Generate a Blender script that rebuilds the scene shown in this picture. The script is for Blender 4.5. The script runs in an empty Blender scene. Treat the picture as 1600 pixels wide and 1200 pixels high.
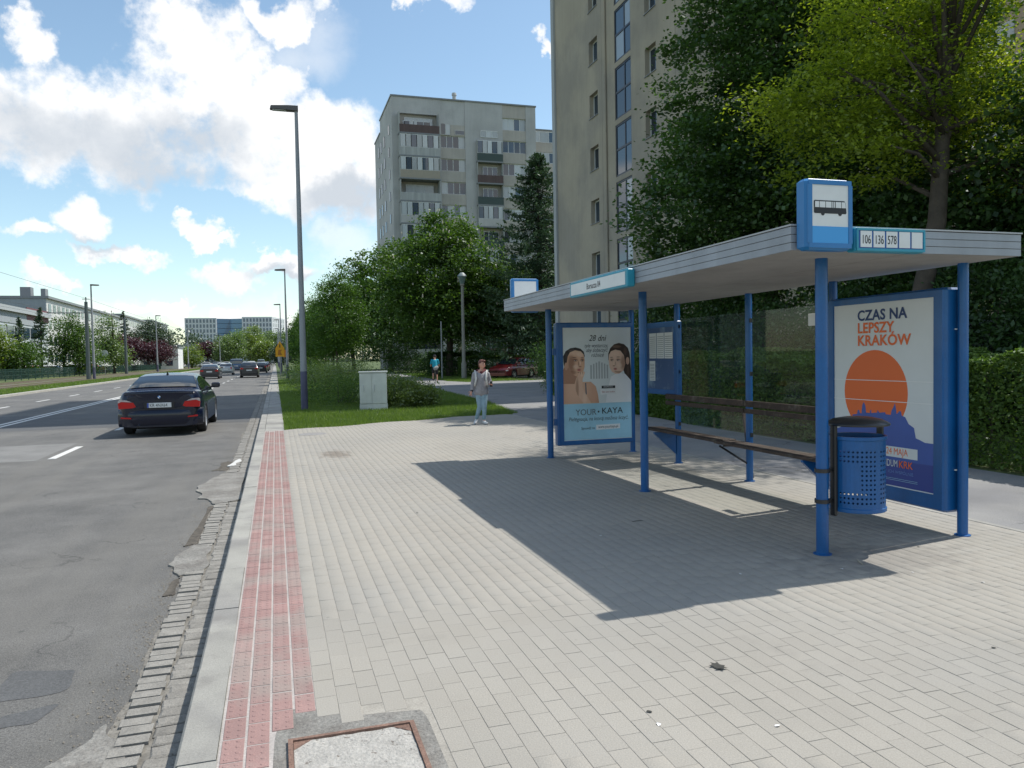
import bpy, math, random
import numpy as np
from mathutils import Vector, Matrix
R = math.radians
PI = math.pi
rnd = random.Random(7)
C = bpy.context.scene.collection
SC = bpy.context.scene

# ---------------------------------------------------------------- camera
cam_d = bpy.data.cameras.new('camera')
cam = bpy.data.objects.new('camera', cam_d)
C.objects.link(cam)
F = 1200.0
_fw = np.array([430 - 800, 563 - 600, F]); _fw = _fw / np.linalg.norm(_fw)      # the street's direction seen by the camera
_t = .019
_up = np.array([-_t, -1, (_t * _fw[0] + _fw[1]) / _fw[2]]); _up /= np.linalg.norm(_up)
_rt = np.cross(_fw, _up)
if _rt[0] < 0: _rt = -_rt
CX = np.array([_rt[0], _fw[0], _up[0]]); CY = np.array([_rt[1], _fw[1], _up[1]]); CZ = np.array([_rt[2], _fw[2], _up[2]])
cam.matrix_world = Matrix(((CX[0], -CY[0], -CZ[0], 0), (CX[1], -CY[1], -CZ[1], 0), (CX[2], -CY[2], -CZ[2], 1.6), (0, 0, 0, 1)))
cam_d.sensor_width = 36; cam_d.lens = 27.0
cam_d.clip_end = 6000; cam_d.clip_start = .05
SC.camera = cam

# ---------------------------------------------------------------- sun, sky, exposure
SUN = Vector((.61, .10, 1.0)).normalized()
sun_d = bpy.data.lights.new('sun', 'SUN'); sun = bpy.data.objects.new('sun', sun_d); C.objects.link(sun)
sun_d.energy = 4.2; sun_d.angle = R(.53); sun_d.color = (1, .955, .88)
sun.rotation_euler = SUN.to_track_quat('Z', 'Y').to_euler()
sun.location = (20, 0, 60)
SC.view_settings.view_transform = 'Standard'; SC.view_settings.look = 'None'
SC.view_settings.gamma = 1; SC.view_settings.use_curve_mapping = False
SC.view_settings.exposure = .22

W = bpy.data.worlds.new('World'); SC.world = W; W.use_nodes = True
nt = W.node_tree
for n in list(nt.nodes): nt.nodes.remove(n)
def N(tree, typ, **kw):
    n = tree.nodes.new(typ)
    for k, v in kw.items():
        if k == 'ins':
            for a, b in v.items(): n.inputs[a].default_value = b
        else: setattr(n, k, v)
    return n
def L(tree, a, b): tree.links.new(a, b)
def M2(tree, op, a, b=None, c=None):
    n = tree.nodes.new('ShaderNodeMath'); n.operation = op
    for i, v in enumerate((a, b, c)):
        if v is None: continue
        if hasattr(v, 'is_output'): tree.links.new(v, n.inputs[i])
        else: n.inputs[i].default_value = v
    return n.outputs[0]
sky = N(nt, 'ShaderNodeTexSky', sky_type='NISHITA', sun_disc=False)
sky.sun_elevation = math.asin(SUN.z); sky.sun_rotation = math.atan2(SUN.x, SUN.y)
sky.altitude = 200; sky.air_density = 1.0; sky.dust_density = .6; sky.ozone_density = 1.0
tc = N(nt, 'ShaderNodeTexCoord')
nz = N(nt, 'ShaderNodeTexNoise', ins={'Scale': 9.0, 'Detail': 9.0, 'Roughness': .58})
L(nt, tc.outputs['Generated'], nz.inputs['Vector'])
nzl = N(nt, 'ShaderNodeTexNoise', ins={'Scale': 3.2, 'Detail': 5.0, 'Roughness': .55})
L(nt, tc.outputs['Generated'], nzl.inputs['Vector'])
# warp the direction, so that cloud outlines billow
w1 = N(nt, 'ShaderNodeVectorMath', operation='SUBTRACT'); L(nt, nz.outputs['Color'], w1.inputs[0]); w1.inputs[1].default_value = (.5, .5, .5)
w2 = N(nt, 'ShaderNodeVectorMath', operation='MULTIPLY_ADD'); L(nt, w1.outputs[0], w2.inputs[0]); w2.inputs[1].default_value = (.17, .17, .17)
L(nt, tc.outputs['Generated'], w2.inputs[2])
DIRW = w2.outputs[0]
def cdir(px, py):
    c = np.array([px - 800, py - 600, F]); c = c / np.linalg.norm(c)
    w = np.array([c @ _rt, c @ _fw, c @ _up]); return Vector(w)
def blob(px, py, rx, ry):
    """density 1 at the middle of a cloud heap, 0 at its edge, negative outside"""
    c = cdir(px, py); r = c.cross(Vector((0, 0, 1))).normalized(); u = r.cross(c).normalized()
    k = c.dot(cdir(800, 600))
    rr = rx / F * k; ru = ry / F * k
    s = N(nt, 'ShaderNodeVectorMath', operation='SUBTRACT'); L(nt, DIRW, s.inputs[0]); s.inputs[1].default_value = c
    a = N(nt, 'ShaderNodeVectorMath', operation='DOT_PRODUCT'); L(nt, s.outputs[0], a.inputs[0]); a.inputs[1].default_value = r / rr
    b = N(nt, 'ShaderNodeVectorMath', operation='DOT_PRODUCT'); L(nt, s.outputs[0], b.inputs[0]); b.inputs[1].default_value = u / ru
    f = N(nt, 'ShaderNodeVectorMath', operation='DOT_PRODUCT'); L(nt, s.outputs[0], f.inputs[0]); f.inputs[1].default_value = c
    q = M2(nt, 'ADD', M2(nt, 'MULTIPLY', a.outputs['Value'], a.outputs['Value']), M2(nt, 'MULTIPLY', b.outputs['Value'], b.outputs['Value']))
    q = M2(nt, 'ADD', q, M2(nt, 'MULTIPLY', M2(nt, 'MULTIPLY', f.outputs['Value'], f.outputs['Value']), 6.0))
    return M2(nt, 'SUBTRACT', 1.0, q)
def smax(lst, k=.25):
    o = lst[0]
    for b in lst[1:]:
        n = nt.nodes.new('ShaderNodeMath'); n.operation = 'SMOOTH_MAX'; L(nt, o, n.inputs[0]); L(nt, b, n.inputs[1]); n.inputs[2].default_value = k; o = n.outputs[0]
    return o
heaps = [(130, 190, 240, 105), (320, 105, 130, 85), (290, 70, 70, 55), (60, 225, 190, 70), (400, 210, 130, 110), (520, 225, 120, 85), (440, 130, 60, 50),
         (540, 300, 130, 55), (430, 285, 120, 30), (40, 55, 42, 42), (125, 350, 58, 34), (25, 372, 50, 18), (180, 402, 75, 16), (325, 362, 34, 20), (345, 382, 40, 12),
         (60, 438, 58, 16), (440, 412, 85, 22), (350, 432, 60, 24), (430, 15, 90, 30), (660, 6, 85, 22), (860, 55, 14, 22), (310, 492, 200, 16), (1100, -200, 500, 120), (-500, 250, 330, 100)]
thin = [(130, 485, 170, 18), (420, 485, 130, 30), (470, 70, 90, 60), (560, 380, 60, 40)]
dens = smax([blob(*h) for h in heaps])
nzf = N(nt, 'ShaderNodeTexNoise', ins={'Scale': 26.0, 'Detail': 8.0, 'Roughness': .62}); L(nt, tc.outputs['Generated'], nzf.inputs['Vector'])
# general broken cloud away from the street's end of the sky
sepd = N(nt, 'ShaderNodeSeparateXYZ'); L(nt, tc.outputs['Generated'], sepd.inputs[0])
fwd = N(nt, 'ShaderNodeVectorMath', operation='DOT_PRODUCT'); L(nt, tc.outputs['Generated'], fwd.inputs[0]); fwd.inputs[1].default_value = cdir(700, 420)
away = M2(nt, 'MINIMUM', M2(nt, 'MAXIMUM', M2(nt, 'MULTIPLY', M2(nt, 'SUBTRACT', .80, fwd.outputs['Value']), 5.0), 0.0), 1.0)
gen = M2(nt, 'MULTIPLY', M2(nt, 'SUBTRACT', nzl.outputs['Fac'], .53), 7.0)
gen = M2(nt, 'SUBTRACT', gen, M2(nt, 'MULTIPLY', M2(nt, 'SUBTRACT', 1.0, away), 3.0))
dens = M2(nt, 'MAXIMUM', dens, gen)
dn = M2(nt, 'ADD', dens, M2(nt, 'MULTIPLY', M2(nt, 'SUBTRACT', nzf.outputs['Fac'], .5), 2.3))
mr = N(nt, 'ShaderNodeMapRange', interpolation_type='SMOOTHSTEP'); L(nt, dn, mr.inputs[0]); mr.inputs[1].default_value = -.12; mr.inputs[2].default_value = .85
tn = smax([blob(*h) for h in thin])
tn = M2(nt, 'ADD', tn, M2(nt, 'MULTIPLY', M2(nt, 'SUBTRACT', nz.outputs['Fac'], .5), 1.6))
mr2 = N(nt, 'ShaderNodeMapRange', interpolation_type='SMOOTHSTEP'); L(nt, tn, mr2.inputs[0]); mr2.inputs[1].default_value = -.1; mr2.inputs[2].default_value = 1.3; mr2.inputs[4].default_value = .5
cover = M2(nt, 'MAXIMUM', mr.outputs[0], mr2.outputs[0])
# grey undersides
under = [(110, 225, 240, 52), (300, 190, 80, 35), (560, 318, 90, 30), (270, 255, 90, 28), (150, 385, 60, 16), (450, 428, 70, 14), (-500, 290, 300, 60)]
ud = smax([blob(*h) for h in under], .3)
ud = M2(nt, 'ADD', ud, M2(nt, 'MULTIPLY', M2(nt, 'SUBTRACT', nz.outputs['Fac'], .5), 2.2))
mr3 = N(nt, 'ShaderNodeMapRange', interpolation_type='SMOOTHSTEP'); L(nt, ud, mr3.inputs[0]); mr3.inputs[1].default_value = -1.2; mr3.inputs[2].default_value = 1.5
fluff = N(nt, 'ShaderNodeMapRange'); L(nt, nzf.outputs['Fac'], fluff.inputs[0]); fluff.inputs[1].default_value = .35; fluff.inputs[2].default_value = .62; fluff.inputs[3].default_value = .2; fluff.inputs[4].default_value = 0
gray = M2(nt, 'MINIMUM', M2(nt, 'ADD', mr3.outputs[0], fluff.outputs[0]), 1.0)
cc = N(nt, 'ShaderNodeMix', data_type='RGBA'); L(nt, gray, cc.inputs[0]); cc.inputs[6].default_value = (1.0, 1.0, 1.0, 1); cc.inputs[7].default_value = (.58, .63, .69, 1)
tint = N(nt, 'ShaderNodeMix', data_type='RGBA', blend_type='MULTIPLY'); tint.inputs[0].default_value = 1; L(nt, sky.outputs[0], tint.inputs[6]); tint.inputs[7].default_value = (1.16, 1.20, 1.10, 1)
bg1 = N(nt, 'ShaderNodeBackground', ins={'Strength': .14}); L(nt, tint.outputs[2], bg1.inputs[0])
bg2 = N(nt, 'ShaderNodeBackground', ins={'Strength': .98}); L(nt, cc.outputs[2], bg2.inputs[0])
mxs = N(nt, 'ShaderNodeMixShader'); L(nt, cover, mxs.inputs[0]); L(nt, bg1.outputs[0], mxs.inputs[1]); L(nt, bg2.outputs[0], mxs.inputs[2])
wo = N(nt, 'ShaderNodeOutputWorld'); L(nt, mxs.outputs[0], wo.inputs[0])

# ---------------------------------------------------------------- materials
MATS = {}
def mat(name, col=(.5, .5, .5), rough=.6, metal=0, var=0, vscale=3, bump=0, bscale=40, grain=0, gscale=90, spec=.5, rndv=0, emit=0, trans=0, alpha=1, coat=0, col2=None, c2scale=1, c2lo=.45, c2hi=.6, world=False, coords='Object', streak=0):
    if name in MATS: return MATS[name]
    m = bpy.data.materials.new(name); m.use_nodes = True; t = m.node_tree
    b = t.nodes['Principled BSDF']
    b.inputs['Roughness'].default_value = rough; b.inputs['Metallic'].default_value = metal
    b.inputs['Specular IOR Level'].default_value = spec
    b.inputs['Coat Weight'].default_value = coat; b.inputs['Coat Roughness'].default_value = .04
    if trans: b.inputs['Transmission Weight'].default_value = trans
    b.inputs['Alpha'].default_value = alpha
    if world: co = N(t, 'ShaderNodeNewGeometry').outputs['Position']
    else: co = N(t, 'ShaderNodeTexCoord').outputs[coords]
    out = N(t, 'ShaderNodeRGB').outputs[0]; out.default_value = (*col, 1)
    def mixc(fac, a, bcol, blend='MIX'):
        n = N(t, 'ShaderNodeMix', data_type='RGBA', blend_type=blend)
        if hasattr(fac, 'is_output'): L(t, fac, n.inputs[0])
        else: n.inputs[0].default_value = fac
        L(t, a, n.inputs[6])
        if hasattr(bcol, 'is_output'): L(t, bcol, n.inputs[7])
        else: n.inputs[7].default_value = (*bcol, 1)
        return n.outputs[2]
    def noise(sc, det=5, ro=.55, sv=None):
        n = N(t, 'ShaderNodeTexNoise', ins={'Scale': sc, 'Detail': det, 'Roughness': ro})
        if sv:
            mp = N(t, 'ShaderNodeMapping'); mp.inputs['Scale'].default_value = sv; L(t, co, mp.inputs[0]); L(t, mp.outputs[0], n.inputs['Vector'])
        else: L(t, co, n.inputs['Vector'])
        return n.outputs['Fac']
    def mrange(v, a, b_, c, d):
        n = N(t, 'ShaderNodeMapRange'); L(t, v, n.inputs[0])
        for i, q in enumerate((a, b_, c, d)): n.inputs[i + 1].default_value = q
        return n.outputs[0]
    def scalec(out, f):
        cm = N(t, 'ShaderNodeCombineColor')
        for i in range(3): L(t, f, cm.inputs[i])
        return mixc(1.0, out, cm.outputs[0], 'MULTIPLY')
    if col2: out = mixc(mrange(noise(c2scale, 6, .6), c2lo, c2hi, 0, 1), out, col2)
    if var: out = scalec(out, mrange(noise(vscale, 6, .6), .3, .7, 1 - var, 1 + var))
    if grain: out = scalec(out, mrange(noise(gscale, 3, .7), .3, .7, 1 - grain, 1 + grain))
    if streak: out = scalec(out, mrange(noise(1.0, 5, .6, (4, 4, .25)), .35, .7, 1 - streak, 1 + streak * .5))
    if rndv:
        oi = N(t, 'ShaderNodeObjectInfo'); out = scalec(out, mrange(oi.outputs['Random'], 0, 1, 1 - rndv, 1 + rndv))
    L(t, out, b.inputs['Base Color'])
    if emit:
        L(t, out, b.inputs['Emission Color']); b.inputs['Emission Strength'].default_value = emit
    if bump:
        bn = N(t, 'ShaderNodeBump', ins={'Strength': bump, 'Distance': .01}); L(t, noise(bscale, 6, .65), bn.inputs['Height']); L(t, bn.outputs[0], b.inputs['Normal'])
    MATS[name] = m; return m

def leafmat(name, dark, light, trans=.35, tcol=None, gloss=.06):
    m = bpy.data.materials.new(name); m.use_nodes = True; t = m.node_tree
    for n in list(t.nodes): t.nodes.remove(n)
    at = N(t, 'ShaderNodeAttribute', attribute_name='tone')
    mx = N(t, 'ShaderNodeMix', data_type='RGBA'); L(t, at.outputs['Fac'], mx.inputs[0]); mx.inputs[6].default_value = (*dark, 1); mx.inputs[7].default_value = (*light, 1)
    d = N(t, 'ShaderNodeBsdfDiffuse'); L(t, mx.outputs[2], d.inputs[0])
    tr = N(t, 'ShaderNodeBsdfTranslucent')
    tm = N(t, 'ShaderNodeMix', data_type='RGBA', blend_type='MULTIPLY'); tm.inputs[0].default_value = 1; L(t, mx.outputs[2], tm.inputs[6]); tm.inputs[7].default_value = (*(tcol or (1.5, 1.7, .6)), 1)
    L(t, tm.outputs[2], tr.inputs[0])
    a = N(t, 'ShaderNodeMixShader'); a.inputs[0].default_value = trans; L(t, d.outputs[0], a.inputs[1]); L(t, tr.outputs[0], a.inputs[2])
    g = N(t, 'ShaderNodeBsdfGlossy', ins={'Roughness': .45, 'Color': (.9, .95, 1, 1)})
    b = N(t, 'ShaderNodeMixShader'); b.inputs[0].default_value = gloss; L(t, a.outputs[0], b.inputs[1]); L(t, g.outputs[0], b.inputs[2])
    o = N(t, 'ShaderNodeOutputMaterial'); L(t, b.outputs[0], o.inputs[0])
    return m

# ---------------------------------------------------------------- mesh helpers
def wloc(p):
    v = Vector((0, 0, 0))
    while p is not None: v += p.location; p = p.parent
    return v
class MB:
    def __init__(s): s.v = []; s.f = []
    def add(s, vs, fs):
        o = len(s.v); s.v += [tuple(map(float, q)) for q in vs]; s.f += [tuple(i + o for i in f) for f in fs]; return s
    def box(s, x0, x1, y0, y1, z0, z1):
        return s.add([(x0, y0, z0), (x1, y0, z0), (x1, y1, z0), (x0, y1, z0), (x0, y0, z1), (x1, y0, z1), (x1, y1, z1), (x0, y1, z1)],
                     [(0, 3, 2, 1), (4, 5, 6, 7), (0, 1, 5, 4), (1, 2, 6, 5), (2, 3, 7, 6), (3, 0, 4, 7)])
    def bbox(s, x0, x1, y0, y1, z0, z1, b=.01):
        """a box with chamfered vertical and top edges"""
        def ring(i, z): return [(x0 + i + b, y0 + i, z), (x1 - i - b, y0 + i, z), (x1 - i, y0 + i + b, z), (x1 - i, y1 - i - b, z), (x1 - i - b, y1 - i, z), (x0 + i + b, y1 - i, z), (x0 + i, y1 - i - b, z), (x0 + i, y0 + i + b, z)]
        vs = ring(b, z0) + ring(0, z0 + b) + ring(0, z1 - b) + ring(b, z1); fs = []
        for k in range(3):
            for i in range(8): fs.append((k * 8 + i, k * 8 + (i + 1) % 8, (k + 1) * 8 + (i + 1) % 8, (k + 1) * 8 + i))
        fs.append(tuple(range(24, 32))); fs.append(tuple(reversed(range(8))))
        return s.add(vs, fs)
    def tube(s, pts, rad, n=8, cap=True):
        pts = [Vector(p) for p in pts]
        if not hasattr(rad, '__len__'): rad = [rad] * len(pts)
        vs = []; fs = []
        d = (pts[1] - pts[0]).normalized(); a = d.cross(Vector((0, 0, 1)))
        if a.length < .05: a = d.cross(Vector((1, 0, 0)))
        a.normalize()
        for i, p in enumerate(pts):
            if i == 0: d = pts[1] - pts[0]
            elif i == len(pts) - 1: d = pts[-1] - pts[-2]
            else: d = (pts[i + 1] - pts[i]).normalized() + (pts[i] - pts[i - 1]).normalized()
            d.normalize(); a = (a - d * a.dot(d)).normalized(); b = d.cross(a)
            for k in range(n):
                t = 2 * PI * k / n; vs.append(p + (a * math.cos(t) + b * math.sin(t)) * rad[i])
        for i in range(len(pts) - 1):
            for k in range(n): fs.append((i * n + k, i * n + (k + 1) % n, (i + 1) * n + (k + 1) % n, (i + 1) * n + k))
        if cap: fs.append(tuple(reversed(range(n)))); fs.append(tuple(range((len(pts) - 1) * n, len(pts) * n)))
        return s.add(vs, fs)
    def lathe(s, prof, n=24, c=(0, 0, 0), axis='z'):
        vs = []; fs = []
        for r, h in prof:
            for k in range(n):
                t = 2 * PI * k / n; q = (r * math.cos(t), r * math.sin(t), h)
                if axis == 'x': q = (h, q[0], q[1])
                if axis == 'y': q = (q[0], h, q[1])
                vs.append((q[0] + c[0], q[1] + c[1], q[2] + c[2]))
        for i in range(len(prof) - 1):
            for k in range(n): fs.append((i * n + k, i * n + (k + 1) % n, (i + 1) * n + (k + 1) % n, (i + 1) * n + k))
        return s.add(vs, fs)
    def prism(s, poly, d0, d1, plane='xz'):
        """a flat outline given real thickness; plane names the outline's two axes"""
        n = len(poly)
        def P(u, v, d): return {'xz': (u, d, v), 'yz': (d, u, v), 'xy': (u, v, d)}[plane]
        return s.add([P(u, v, d0) for u, v in poly] + [P(u, v, d1) for u, v in poly],
                     [tuple(range(n)), tuple(reversed(range(n, 2 * n)))] + [(i, i + n, (i + 1) % n + n, (i + 1) % n) for i in range(n)])
    def mesh(s, name, m, smooth=False):
        me = bpy.data.meshes.new(name); me.from_pydata(s.v, [], s.f); me.update()
        if m: me.materials.append(m)
        if smooth: me.polygons.foreach_set('use_smooth', [True] * len(me.polygons))
        return me
    def build(s, name, m, parent=None, world=False, smooth=False, kind=None, fixn=False, label=None):
        if world and parent:
            o = wloc(parent); s.v = [(a - o.x, b - o.y, c - o.z) for a, b, c in s.v]
        me = s.mesh(name, m, smooth)
        ob = bpy.data.objects.new(name, me); C.objects.link(ob); ob.parent = parent
        if smooth == 'auto':
            try: me.set_sharp_from_angle(angle=R(35))
            except Exception: pass
        if kind: ob['kind'] = kind
        if label: ob['label'] = label
        return ob
def ell(cx, cz, rx, rz, n=24, a0=0, a1=2 * PI): return [(cx + rx * math.cos(a0 + (a1 - a0) * i / n), cz + rz * math.sin(a0 + (a1 - a0) * i / n)) for i in range(n)]
def thing(name, label, cat, loc=(0, 0, 0), rz=0, group=None):
    o = bpy.data.objects.new(name, None); C.objects.link(o); o.location = loc; o.rotation_euler = (0, 0, rz)
    o.empty_display_size = .2; o['label'] = label; o['category'] = cat
    if group: o['group'] = group
    return o
def tag(o, label, cat, group=None):
    o['label'] = label; o['category'] = cat
    if group: o['group'] = group
    return o
def dup(src, label=None, loc=None, rz=None, parent=None):
    c = src.copy(); C.objects.link(c)
    if parent: c.parent = parent
    if loc is not None: c.location = loc
    if rz is not None: c.rotation_euler = (0, 0, rz)
    if label: c['label'] = label
    for ch in list(src.children): dup(ch, parent=c)
    return c
def inst(name, me, parent, loc, rz=0, scale=None):
    o = bpy.data.objects.new(name, me); C.objects.link(o); o.parent = parent; o.location = loc; o.rotation_euler = (0, 0, rz)
    if scale: o.scale = scale
    return o
def text(s, size, loc, rot, m, parent, name='lettering', depth=.0008, sx=1.0, align='LEFT', shear=0, space=1.0, bold=0):
    cu = bpy.data.curves.new('t', 'FONT'); cu.body = s; cu.size = size; cu.extrude = depth; cu.align_x = align; cu.shear = shear; cu.resolution_u = 3; cu.space_character = space + bold * 12; cu.offset = bold
    to = bpy.data.objects.new('t', cu); C.objects.link(to)
    dg = bpy.context.evaluated_depsgraph_get(); me = bpy.data.meshes.new_from_object(to.evaluated_get(dg))
    bpy.data.objects.remove(to); me.materials.clear(); me.materials.append(m)
    o = bpy.data.objects.new(name, me); C.objects.link(o); o.parent = parent; o.location = loc; o.rotation_euler = rot; o.scale = (sx, 1, 1)
    return o
FRONT = (R(90), 0, 0)              # reads from the near end of the street
ROADSIDE = (R(90), 0, R(-90))      # reads from the road
def npmesh(name, V, Q, m, tone=None, parent=None, kind=None, k=4):
    V = np.asarray(V, dtype=np.float32).reshape(-1, 3)
    if parent is not None: V = V - np.array(wloc(parent), dtype=np.float32)
    Q = np.asarray(Q, dtype=np.int32).reshape(-1, k); nq = len(Q)
    me = bpy.data.meshes.new(name); me.vertices.add(len(V)); me.vertices.foreach_set('co', V.ravel())
    me.loops.add(nq * k); me.loops.foreach_set('vertex_index', Q.ravel())
    me.polygons.add(nq); me.polygons.foreach_set('loop_start', np.arange(0, nq * k, k, dtype=np.int32)); me.polygons.foreach_set('loop_total', np.full(nq, k, dtype=np.int32))
    me.update(calc_edges=True)
    if tone is not None:
        at = me.attributes.new('tone', 'FLOAT', 'POINT'); at.data.foreach_set('value', np.asarray(tone, dtype=np.float32))
    me.materials.append(m)
    o = bpy.data.objects.new(name, me); C.objects.link(o); o.parent = parent
    if kind: o['kind'] = kind
    return o

# leaves -----------------------------------------------------------
def leafarr(rs, P, size, wid=.6, up=.6, droop=.25, tone=None):
    n = len(P)
    nrm = rs.normal(size=(n, 3)); nrm[:, 2] += up * 2; nrm /= np.linalg.norm(nrm, axis=1)[:, None]
    a = rs.normal(size=(n, 3)); a[:, 2] -= droop; a -= nrm * np.sum(a * nrm, axis=1)[:, None]; a /= np.linalg.norm(a, axis=1)[:, None] + 1e-6
    b = np.cross(nrm, a); s = size * rs.uniform(.65, 1.3, n)[:, None]
    V = np.empty((n, 4, 3)); V[:, 0] = P - a * s * .5; V[:, 1] = P + b * s * wid * .5; V[:, 2] = P + a * s * .5; V[:, 3] = P - b * s * wid * .5
    return V.reshape(-1, 3), np.arange(n * 4).reshape(-1, 4), np.repeat(tone, 4)
def blobpts(rs, blobs, n, shell=.55, flat=1):
    blobs = np.array(blobs, float); w = (blobs[:, 3] * blobs[:, 4] + blobs[:, 3] * blobs[:, 5] + blobs[:, 4] * blobs[:, 5]); w /= w.sum()
    i = rs.choice(len(blobs), n, p=w); d = rs.normal(size=(n, 3)); d /= np.linalg.norm(d, axis=1)[:, None]
    r = shell + (1 - shell) * rs.random(n) ** .6; r *= 1 + .13 * np.sin(d[:, 0] * 5 + i) * np.cos(d[:, 1] * 4 + 2 * i)
    return blobs[i, :3] + d * blobs[i, 3:6] * r[:, None]
def crown(name, parent, blobs, ncl, per, cr, size, m, seed, wid=.6, up=.6, flat=.55, shell=.5, zmin=None, tonebias=0):
    rs = np.random.RandomState(seed); c = blobpts(rs, blobs, ncl, shell)
    if zmin is not None: c = c[c[:, 2] > zmin]
    n = len(c); ct = rs.random(n)
    k = np.maximum(4, rs.poisson(per, n)); idx = np.repeat(np.arange(n), k)
    off = rs.normal(size=(len(idx), 3)) * cr * rs.uniform(.6, 1.25, n)[idx][:, None]; off[:, 2] *= flat
    P = c[idx] + off
    tone = np.clip(ct[idx] * .55 + rs.random(len(idx)) * .45 + tonebias, 0, 1)
    V, Q, T = leafarr(rs, P, size, wid, up, tone=tone)
    return npmesh(name, V, Q, m, T, parent), c
def limbs(mb, base, top, r, cl, rs, nl=10, lean=.4):
    """trunk and limbs reaching into the crown; world coordinates"""
    base = Vector(base); top = Vector(top); H = (top - base).length
    bend = Vector((rs.normal() * .03 * H, rs.normal() * .03 * H, 0))
    pts = [base, base.lerp(top, .03) , base.lerp(top, .35) + bend, base.lerp(top, .7) + bend * .5, top]
    mb.tube(pts, [r * 1.35, r, r * .8, r * .5, r * .12], 9)
    if len(cl) == 0: return
    for k in rs.choice(len(cl), min(nl, len(cl)), replace=False):
        e = Vector(cl[k]); f = .25 + .55 * max(0, min(1, (e.z - base.z) / H)) * rs.uniform(.5, .95)
        s = base.lerp(top, f) + bend * (1 - abs(f - .4)); mid = s.lerp(e, .5) + Vector((rs.normal() * .2, rs.normal() * .2, .12 * (e - s).length))
        rr = r * (1 - f) * .45 + .012
        mb.tube([s, mid, e], [rr, rr * .6, rr * .2], 5)
def tree(label, loc, blobs, ncl, per, cr, size, m, seed, r, top, group=None, name='broadleaf_tree', nl=12, bark='bark', **kw):
    t = thing(name, label, 'tree', loc, 0, group)
    _, c = crown('crown', t, blobs, ncl, per, cr, size, m, seed, **kw)
    mb = MB(); limbs(mb, loc, top, r, c, np.random.RandomState(seed + 1), nl); mb.build('trunk', MATS[bark], t, world=True, smooth=True)
    return t
mat('bark', (.07, .055, .042), .9, var=.3, vscale=6, bump=.6, bscale=25)
LIN = leafmat('linden_leaves', (.024, .056, .018), (.10, .18, .045), .32, gloss=.04)
ACA = leafmat('locust_leaves', (.065, .11, .014), (.35, .42, .05), .48, (1.55, 1.6, .6), .03)
CHE = leafmat('chestnut_leaves', (.022, .058, .014), (.12, .20, .036), .30, gloss=.03)
CHD = leafmat('deep_green_leaves', (.02, .048, .016), (.075, .14, .038), .3, gloss=.03)
HOR = leafmat('hornbeam_leaves', (.025, .065, .012), (.11, .20, .032), .32, gloss=.03)
SPR = leafmat('spruce_needles', (.02, .045, .026), (.085, .14, .06), .15, (1.2, 1.4, .9), .03)
HED = leafmat('hedge_leaves', (.03, .065, .018), (.14, .22, .05), .3, gloss=.02)
SHR = leafmat('shrub_leaves', (.08, .12, .03), (.24, .30, .075), .35)
YEL = leafmat('spring_leaves', (.07, .11, .015), (.2, .26, .035), .38)
FAR = leafmat('far_leaves', (.07, .12, .04), (.19, .26, .08), .3)
FAD = leafmat('far_dark_leaves', (.035, .06, .035), (.09, .13, .07), .2)
PUR = leafmat('purple_leaves', (.035, .012, .018), (.10, .035, .045), .25, (1.6, .7, .9))
GRA = leafmat('grass_blades', (.065, .12, .02), (.21, .285, .06), .36, gloss=.03)
print('helpers ok')

# ================================================================ SETTING
def inframe(x, y, z=0, m=1.08):
    v = np.array([x, y, z - 1.6]); c = [v @ CX, v @ CY, v @ CZ]
    return c[2] > .3 and abs(c[0]) < c[2] * 800 / F * m and abs(c[1]) < c[2] * 600 / F * m
def sheet(name, poly, z, m, parent=None, kind='structure', th=None):
    mb = MB()
    if th: mb.prism(poly, z - th, z, 'xy')
    else: mb.add([(x, y, z) for x, y in poly], [tuple(range(len(poly)))])
    o = mb.build(name, m, parent, world=True)
    if parent is None: o['kind'] = kind
    return o
m_lawn = mat('lawn_soil', (.05, .085, .018), .95, col2=(.09, .11, .035), c2scale=.6, var=.3, vscale=4, bump=.8, bscale=30, world=True)
m_lawnd = mat('far_lawn', (.11, .13, .04), .95, col2=(.075, .11, .03), c2scale=.15, var=.25, vscale=2, world=True)
m_asph = mat('asphalt', (.142, .139, .132), .88, col2=(.108, .107, .104), c2scale=.28, c2lo=.40, c2hi=.62, var=.2, vscale=1.6, grain=.55, gscale=110, bump=.7, bscale=190, world=True)
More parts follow.
